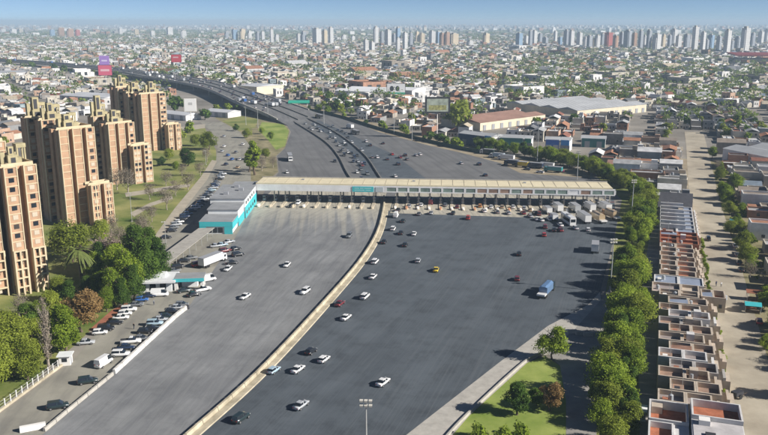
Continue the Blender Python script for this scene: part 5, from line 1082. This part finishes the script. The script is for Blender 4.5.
# ------------------------------------------------------------------ the low-rise city
rs = np.random.RandomState(11)
BND = [(-400, 190), (-60, 158), (0, 148), (60, 128), (120, 104), (150, 100), (175, 96), (200, 92), (240, 90), (296, 101), (340, 112), (380, 124), (430, 136), (462, 143), (500, 149), (560, 156), (605, 166), (640, 178), (662, 192), (686, 190), (700, 175), (716, 180), (742, 190), (748, 200), (900, 230)]
bx_, by_ = zip(*BND)
WALLS = [((.68, .67, .65), 'white'), ((.52, .48, .40), 'cream'), ((.34, .30, .25), 'beige'), ((.32, .18, .12), 'brick'), ((.25, .25, .25), 'grey'), ((.42, .29, .21), 'salmon'), ((.30, .28, .26), 'stone'), ((.22, .27, .29), 'blue')]
ROOFS = [((.33, .335, .34), 'grey'), ((.54, .54, .54), 'pale'), ((.33, .165, .10), 'tiled'), ((.25, .21, .175), 'brown'), ((.15, .155, .165), 'dark'), ((.42, .36, .27), 'sandy'), ((.23, .10, .07), 'red'), ((.17, .21, .26), 'blue grey')]
WP = np.array([.29, .21, .14, .11, .09, .07, .07, .02]); RP = np.array([.23, .22, .14, .11, .10, .12, .05, .03])
GA = R(-18.7); gu = np.array([math.cos(GA), math.sin(GA)]); gv_ = np.array([-math.sin(GA), math.cos(GA)])
deckxy = np.array([(p.x, p.y) for p in DECK]); roadxy = np.array([(p.x, p.y) for p in DROADC]); spec = np.array(SPECIAL)
def proj(x, y):
    zc = y * math.cos(CP) + CH * math.sin(CP); yc = y * math.sin(CP) - CH * math.cos(CP); return 384 + CF * x / zc, 217.5 - CF * yc / zc
def mind(x, y, path):
    best = np.full(len(x), 1e9)
    for (ax, ay), (cx, cy) in zip(path[:-1], path[1:]):
        dx, dy = cx - ax, cy - ay; L = dx * dx + dy * dy + 1e-9; t = np.clip(((x - ax) * dx + (y - ay) * dy) / L, 0, 1); best = np.minimum(best, np.hypot(x - ax - t * dx, y - ay - t * dy))
    return best
def allowed(x, y, pad=0):
    u_, v_ = proj(x, y); ok = (y > 150) & (u_ > -25) & (u_ < 793) & (v_ < np.interp(u_, bx_, by_) - pad)
    ok &= mind(x, y, deckxy) > 46 + pad; ok &= mind(x, y, roadxy) > 16 + pad
    near = y < 4200; sr = (x - RO.x) * rxv.x + (y - RO.y) * rxv.y; tr = (x - RO.x) * ryv.x + (y - RO.y) * ryv.y; ok &= ~((sr > -24) & (sr < 74) & (tr < 420))
    d = np.full(len(x), 1e9)
    for sx, sy, r in SPECIAL: d = np.minimum(d, np.hypot(x - sx, y - sy) - r)
    return ok & ((d > 4) | ~near)
def lots(y0, y1, lw, ld, block, street, ga=None):
    """house lots on a street grid, in back to back rows"""
    ga = GA if ga is None else ga; gu = np.array([math.cos(ga), math.sin(ga)]); gv_ = np.array([-math.sin(ga), math.cos(ga)])
    wmax = y1 * .53 + 60; n = int((wmax + y1) * 1.3 / block) + 2; rows = max(2, int((block - street) / ld)); cols = int((block - street) / lw)
    i = np.arange(-n, n); J = np.arange(-n, n)
    bi, bj = np.meshgrid(i, J, indexing='ij'); bi = bi.ravel(); bj = bj.ravel()
    c = np.outer(bi * block, gu) + np.outer(bj * block, gv_); k = (c[:, 1] > y0 - block) & (c[:, 1] < y1 + block) & (np.abs(c[:, 0]) < wmax); c = c[k]
    li, lj = np.meshgrid(np.arange(cols), np.arange(rows), indexing='ij'); off = np.outer((li.ravel() + .5) * lw, gu) + np.outer((lj.ravel() + .5) * ld, gv_)
    p = (c[:, None, :] + off[None]).reshape(-1, 2); p += rs.normal(size=p.shape) * [.6, 1.2]
    k = (p[:, 1] > y0) & (p[:, 1] <= y1); return p[k]
near_p = np.concatenate([lots(250, 760, 8.6, 17, 96, 11), lots(760, 1500, 8.6, 17, 96, 11, R(29))]); near_p = near_p[allowed(near_p[:, 0], near_p[:, 1], 1.0)]
near_p = near_p[rs.rand(len(near_p)) < .86]
mid_p = lots(1500, 4200, 11.5, 20, 110, 11, R(29)); mid_p = mid_p[allowed(mid_p[:, 0], mid_p[:, 1])]; mid_p = mid_p[rs.rand(len(mid_p)) < .74]
far_p = lots(4200, 15000, 34, 46, 150, 16, R(24)); far_p = far_p[allowed(far_p[:, 0], far_p[:, 1])]; far_p = far_p[rs.rand(len(far_p)) < .6]
big_p = np.concatenate([lots(760, 1500, 110, 130, 130, 5, R(29)), lots(1500, 4200, 190, 190, 200, 5, R(29))]); big_p = big_p[allowed(big_p[:, 0], big_p[:, 1], 3) & (rs.rand(len(big_p)) < .42)]
def clear(p):
    k = np.ones(len(p), bool)
    for a_, b_ in big_p: k &= (np.abs(p[:, 0] - a_) > 30) | (np.abs(p[:, 1] - b_) > 33)
    return p[k]
near_p = clear(near_p); mid_p = clear(mid_p)
vis = np.array([proj(a, b)[0] for a, b in near_p]); order = np.argsort(near_p[:, 1] + 2e4 * ((vis < 2) | (vis > 766)))
ind_p = near_p[order[:205]]; rest_p = near_p[order[205:]]
WM = [mat('house_wall_' + n_, c, .9, .18, .35, detail=9) for c, n_ in WALLS]; RM = [mat('house_roof_' + n_.replace(' ', '_'), c, .88, .22, .35, detail=9) for c, n_ in ROOFS]
hw = MB().box(-.6, .6, -.06, .04, 0, 1.2).mesh('window', M_glass); hd = MB().box(-.5, .5, -.06, .04, 0, 2.1).mesh('door', M_bark)
def house(x, y, ang=None, zone=None):
    wi = rs.choice(8, p=WP); ri = rs.choice(8, p=RP); w_ = rs.uniform(7.2, 8.5); d_ = rs.uniform(9, 16.3); st = 1 if rs.rand() < .62 else 2; h = 3.3 * st + rs.uniform(0, .8); gable = rs.rand() < (.7 if ri in (2, 6) else .18)
    u_ = proj(x, y)[0]; zone = zone or 'in the blocks left of the estate' if u_ < 290 else 'in the blocks behind the roadside shops' if u_ < 640 else 'in the blocks along the dirt road'
    lab = f"{'two storey' if st == 2 else 'single storey'} {WALLS[wi][1]} house with {'pitched' if gable else 'flat'} {ROOFS[ri][1]} roof {zone}"
    e = empty('house', lab, 'house', (x, y, 0), (ang if ang is not None else GA if y < 760 else R(29)) + (math.pi if ang is None and rs.rand() < .3 else 0) + rs.normal() * .02, 'low houses of the town blocks'); a, b = w_ / 2, d_ / 2
    if gable:
        wl = MB().box(-a, a, -b, b, 0, h).build('wall', WM[wi], e); rr = rs.uniform(1.2, 2.2); MB().loft([[(-a - .3, y_, h), (0, y_, h + rr), (a + .3, y_, h), (a + .3, y_, h + .15), (0, y_, h + rr + .17), (-a - .3, y_, h + .15)] for y_ in (-b - .3, b + .3)]).build('roof', RM[ri], e)
    else:
        q = rs.uniform(-.2, .4); b2 = -b + d_ * rs.uniform(.45, 1.0) if rs.rand() < .5 else b
        wl = cellroof(e, -a, a, -b, b2, h, .7, WM[wi], RM[ri])
        if b2 < b - 1.5: MB().box(-a + .1, a - .4, b2 + .02, b, 0, 2.6).build('rear_wing', WM[wi], e); MB().box(-a, a - .3, b2 + .03, b + .1, 2.61, 2.75).build('rear_roof', RM[rs.choice(8, p=RP)], e)
        if rs.rand() < .5: link('water_tank', tankm, e, (rs.uniform(-a + 1, a - 1), rs.uniform(-b + 1, b2 - 1), h - .66))
        if rs.rand() < .25: MB().box(-a + .4, -a + 3.2, -b + .5, -b + 3.6, h - .65, h + 2.0).build('stair_room', WM[wi], e)
    for s in range(st):
        link('window', hw, wl, (-a * .5, -b - .02, 1.1 + 3.2 * s)); link('window', hw, wl, (a * .55, -b - .02, 1.1 + 3.2 * s))
    link('door', hd, wl, (.2, -b - .02, .03))
    for yy in (-.3, .3):
        o_ = link('window', hw, wl, (-a - .02, yy * d_ * .7, 1.2)); o_.rotation_euler.z = -math.pi / 2
for x, y in ind_p: house(x, y)
tt = TROW_END + 5                                                   # side street rows running on from the terrace, and across the dirt road
while tt < 415:
    for sx_, zn in ((5, 'in the row continuing the slate roofed terrace'), (-6.5, 'in the row behind the slate roofed terrace'), (-18, 'in the row between the tree belt and the terrace')):
        if sx_ < 0 and tt < TROW_END + (26 if sx_ > -10 else 44): continue
        q = RW(sx_ + rs.normal() * .5, tt + rs.normal() * .4)
        if rs.rand() < .93: house(q.x, q.y, GA + math.pi / 2 * (1 if rs.rand() < .8 else 0), zn)
    tt += 9.0
tt = 236
while tt < 415:
    for sx_ in (-30, -41, -53, -66):
        q = RW(sx_ + rs.normal() * .6, tt + rs.normal() * .5); a_, b_ = proj(q.x, q.y)
        if b_ < np.interp(a_, bx_, by_) - 3 and all(math.hypot(q.x - u1, q.y - v1) > r1 + 1 for u1, v1, r1 in SPECIAL) and np.min(np.hypot(near_p[:, 0] - q.x, near_p[:, 1] - q.y)) > 10.5 and rs.rand() < .9: house(q.x, q.y, GA + math.pi / 2, 'between the roadside shops and the terrace rows')
    tt += 9.4
tt = 104
while tt < 415:
    for sx_, zn in ((40.5, 'facing the dirt road across from the terrace'), (54, 'behind the houses facing the dirt road'), (67, 'in the third row beyond the dirt road')):
        q = RW(sx_ + rs.normal() * .6, tt + rs.normal() * .4); d_ok = all(math.hypot(q.x - a_, q.y - b_) > r_ for a_, b_, r_ in SPECIAL)
        if d_ok and rs.rand() < .93: house(q.x, q.y, GA + math.pi / 2, zn)
    tt += 9.2
# the thousands further off, as one mesh each for the nearer, middle and distant districts
def T_flat():
    v = [(-1, -1, 0), (1, -1, 0), (1, 1, 0), (-1, 1, 0), (-1, -1, 1), (1, -1, 1), (1, 1, 1), (-1, 1, 1), (-.93, -.95, 1), (.93, -.95, 1), (.93, .95, 1), (-.93, .95, 1), (-.93, -.95, .84), (.93, -.95, .84), (.93, .95, .84), (-.93, .95, .84)]
    f = [(0, 1, 5, 4), (1, 2, 6, 5), (2, 3, 7, 6), (3, 0, 4, 7), (4, 5, 9, 8), (5, 6, 10, 9), (6, 7, 11, 10), (7, 4, 8, 11), (8, 9, 13, 12), (9, 10, 14, 13), (10, 11, 15, 14), (11, 8, 12, 15), (12, 13, 14, 15)]; c = [0] * 12 + [1]
    for x in (-.6, .2):
        o_ = len(v); v += [(x, -1.01, .35), (x + .35, -1.01, .35), (x + .35, -1.01, .7), (x, -1.01, .7)]; f.append((o_, o_ + 1, o_ + 2, o_ + 3)); c.append(2)
    for y in (-.5, .3):
        o_ = len(v); v += [(-1.01, y, .35), (-1.01, y + .25, .35), (-1.01, y + .25, .7), (-1.01, y, .7)]; f.append((o_, o_ + 1, o_ + 2, o_ + 3)); c.append(2)
    return np.array(v), f, c
def T_gable():
    v = [(-1, -1, 0), (1, -1, 0), (1, 1, 0), (-1, 1, 0), (-1, -1, .75), (1, -1, .75), (1, 1, .75), (-1, 1, .75), (0, -1, 1.2), (0, 1, 1.2)]
    return np.array(v, float), [(0, 1, 5, 4), (1, 2, 6, 5), (2, 3, 7, 6), (3, 0, 4, 7), (5, 6, 9, 8), (7, 4, 8, 9), (4, 5, 8), (6, 7, 9)], [0, 0, 0, 0, 1, 1, 0, 0]
def T_box():
    v = [(-1, -1, 0), (1, -1, 0), (1, 1, 0), (-1, 1, 0), (-1, -1, 1), (1, -1, 1), (1, 1, 1), (-1, 1, 1)]
    return np.array(v, float), [(0, 1, 5, 4), (1, 2, 6, 5), (2, 3, 7, 6), (3, 0, 4, 7), (4, 5, 6, 7)], [0, 0, 0, 0, 1]
wallc = np.array([c for c, _ in WALLS]); roofc = np.array([c for c, _ in ROOFS])
def mass(name, groups, material, label, cat):
    V = []; LI = []; LS = []; LT = []; COL = []; vo = 0; lo = 0
    for (tv_, tf, tc_), P_, S_ in groups:
        n = len(P_)
        if n == 0: continue
        a = np.where(P_[:, 1] < 760, GA, R(29)) + (rs.rand(n) < .3) * math.pi / 2 + rs.normal(size=n) * .04; ca, sa = np.cos(a), np.sin(a)
        loc = tv_[None] * S_[:, None, :]; X = loc[..., 0] * ca[:, None] - loc[..., 1] * sa[:, None] + P_[:, 0:1]; Y = loc[..., 0] * sa[:, None] + loc[..., 1] * ca[:, None] + P_[:, 1:2]
        V.append(np.stack([X, Y, loc[..., 2]], -1).reshape(-1, 3)); fl_ = np.concatenate([np.array(f) for f in tf]); ln = np.array([len(f) for f in tf]); nv = len(tv_)
        LI.append((fl_[None] + (np.arange(n) * nv)[:, None]).ravel() + vo); st = np.concatenate([[0], np.cumsum(ln)[:-1]])
        LS.append((st[None] + (np.arange(n) * ln.sum())[:, None]).ravel() + lo); vo += n * nv; lo += n * ln.sum()
        W_ = wallc[rs.choice(8, n, p=WP)] * rs.uniform(.75, 1.2, (n, 1)); R_ = roofc[rs.choice(8, n, p=RP)] * rs.uniform(.7, 1.25, (n, 1)); D_ = np.tile([.05, .055, .06], (n, 1)); tab = np.stack([W_, R_, D_], 1)
        COL.append(tab[:, tc_, :].reshape(-1, 3))
    V = np.concatenate(V); LI = np.concatenate(LI); LS = np.concatenate(LS); COL = np.concatenate(COL)
    me = bpy.data.meshes.new(name); me.vertices.add(len(V)); me.vertices.foreach_set('co', V.ravel().astype(np.float32)); me.loops.add(len(LI)); me.loops.foreach_set('vertex_index', LI.astype(np.int32)); me.polygons.add(len(LS)); me.polygons.foreach_set('loop_start', LS.astype(np.int32)); me.update(calc_edges=True)
    at = me.attributes.new('col', 'FLOAT_COLOR', 'FACE'); at.data.foreach_set('color', np.concatenate([np.minimum(COL, .85), np.ones((len(COL), 1))], 1).ravel().astype(np.float32)); me.materials.append(material)
    me.shade_flat(); o_ = link(name, me); o_['label'] = label; o_['category'] = cat; return struct(o_, 'stuff')
M_mass = colattr_mat('house_colours')
def sizes(n, wlo, whi, dlo, dhi, hlo, hhi, tall=.0, tmax=15):
    s = np.stack([rs.uniform(wlo, whi, n) / 2, rs.uniform(dlo, dhi, n) / 2, rs.uniform(hlo, hhi, n)], 1); k = rs.rand(n) < tall; s[k, 2] = rs.uniform(hhi, tmax, k.sum()); return s
g = rs.rand(len(rest_p)) < .28
mass('distant_houses', [(T_flat(), rest_p[~g], sizes((~g).sum(), 6.8, 8.5, 8, 16, 3.3, 7.2, .03, 11)), (T_gable(), rest_p[g], sizes(g.sum(), 7, 8.4, 8, 14, 4, 7))], M_mass, 'low houses filling the middle distance blocks', 'houses')
g = rs.rand(len(mid_p)) < .25
mass('distant_houses', [(T_flat(), mid_p[~g], sizes((~g).sum(), 8, 11, 10, 18, 3.3, 7.5, .05, 14)), (T_gable(), mid_p[g], sizes(g.sum(), 8, 11, 10, 16, 4, 7.5))], M_mass, 'dense low houses of the far town', 'houses')
g = rs.rand(len(big_p)) < .6
mass('distant_halls', [(T_gable(), big_p[g], sizes(g.sum(), 22, 38, 28, 44, 6, 10)), (T_flat(), big_p[~g], sizes((~g).sum(), 20, 34, 24, 40, 7, 14))], M_mass, 'larger halls scattered among the far houses', 'buildings')
mass('distant_houses', [(T_box(), far_p, sizes(len(far_p), 18, 32, 22, 42, 4, 9, .07, 28))], M_mass, 'hazy built up blocks towards the horizon', 'houses')
# far high-rise clusters too small to pick out
hp_ = np.stack([rs.normal(0, .05, 160) + rs.choice([-.42, -.2, .02, .2, .33, .45], 160), rs.uniform(5500, 14000, 160)], 1); hp_[:, 0] = hp_[:, 0] * hp_[:, 1]
mass('horizon_blocks', [(T_box(), hp_, sizes(160, 16, 30, 16, 30, 15, 40))], M_mass, 'tiny high-rise blocks scattered below the horizon', 'buildings')
# town trees: 290 singled out, the rest one mass
def tree_density(x, y):
    return .5 + .5 * np.sin(x / 70 + 1.3 * np.sin(y / 190)) * np.sin(y / 140 + 1.1 * np.cos(x / 160))
c1 = np.concatenate([lots(420, 760, 13, 17, 96, 11), lots(760, 1500, 13, 17, 96, 11, R(29))]) + [4.5, 6]; u_, v_ = proj(c1[:, 0], c1[:, 1]); boost = ((u_ > 520) & (u_ < 705) & (v_ > 62) & (v_ < 100)) * .35 + ((u_ > 290) & (u_ < 350) & (v_ > 80)) * .3 + ((u_ > 655) & (v_ > 110)) * .15
c1 = c1[allowed(c1[:, 0], c1[:, 1]) & (rs.rand(len(c1)) < 1.0 * tree_density(c1[:, 0], c1[:, 1]) ** 1.8 + boost + .07)]
c1 = c1[np.argsort(c1[:, 1])]; u_, _ = proj(c1[:, 0], c1[:, 1]); c1 = c1[(u_ > 0) & (u_ < 768)]
for x, y in c1[:24]:
    kd = ('far_bright', 'far_dark', 'far_olive')[rs.choice(3, p=[.4, .3, .3])]
    tree((x, y), kd, rs.uniform(4.5, 9.5), {'far_bright': 'bright green', 'far_dark': 'dark green', 'far_olive': 'olive'}[kd] + ' tree among the town houses', 'trees among the town houses', rs.uniform(.85, 1.2))
c2 = lots(1500, 7000, 16, 22, 110, 11, R(29)) + [5, 8]; u_, v_ = proj(c2[:, 0], c2[:, 1]); boost = ((u_ > 520) & (u_ < 700) & (v_ > 52)) * .3
c2 = c2[(u_ > -10) & (u_ < 778) & (rs.rand(len(c2)) < .72 * tree_density(c2[:, 0], c2[:, 1]) ** 1.8 + boost + .05) & (mind(c2[:, 0], c2[:, 1], deckxy) > 50)]
gb_ = np.stack([rs.uniform(-20, 790, 1100), rs.uniform(50, 108, 1100)], 1); gk = (np.sin(gb_[:, 0] / 31 + 2) + np.sin(gb_[:, 0] / 13 + gb_[:, 1] / 6) * .8 + ((gb_[:, 0] > 520) & (gb_[:, 0] < 720)) * .9 + ((gb_[:, 0] > 300) & (gb_[:, 0] < 470)) * .3) > .75
c3 = np.array([tuple(G(a_, b_))[:2] for a_, b_ in gb_[gk]]); c3 = c3[allowed(c3[:, 0], c3[:, 1])]
allt = np.concatenate([c1[24:], c2, c3]); n = len(allt); per = 44
sc_ = rs.uniform(3.2, 7.0, n) * np.where(allt[:, 1] > 3000, 1.5, 1) * np.where(np.arange(len(allt)) >= len(allt) - len(c3), 1.45, 1); dirs = rs.normal(size=(n, per, 3)); dirs /= np.linalg.norm(dirs, axis=2)[..., None]; dirs[..., 2] *= .75
pts = np.concatenate([allt, np.zeros((n, 1))], 1)[:, None, :] + dirs * (sc_[:, None] * rs.uniform(.45, 1.0, (n, per)))[..., None]; pts[..., 2] += sc_[:, None] * .95
M_leafM = leafmat('leaves_town', (.055, .095, .018), (.30, .38, .09))
me = leaf_mesh('town_trees', pts.reshape(-1, 3), .85, M_leafM, 31, outward=False); o = link('town_trees', me); o['label'] = 'trees scattered through the far town blocks'; o['category'] = 'trees'; struct(o, 'stuff')
# ------------------------------------------------------------------ haze
m = bpy.data.materials.new('haze_air'); m.use_nodes = True; n = m.node_tree.nodes; n.remove(n['Principled BSDF']); pv = n.new('ShaderNodeVolumePrincipled'); pv.inputs['Color'].default_value = (.62, .82, 1.0, 1); pv.inputs['Density'].default_value = 1.55e-4; pv.inputs['Anisotropy'].default_value = 0.0
m.node_tree.links.new(pv.outputs[0], n['Material Output'].inputs['Volume'])
o = MB().box(-33000, 33000, -600, 33000, -1.2, 98).build('haze', m); struct(o, 'stuff'); o['label'] = 'pale blue haze in the air over the town'; o['category'] = 'haze'
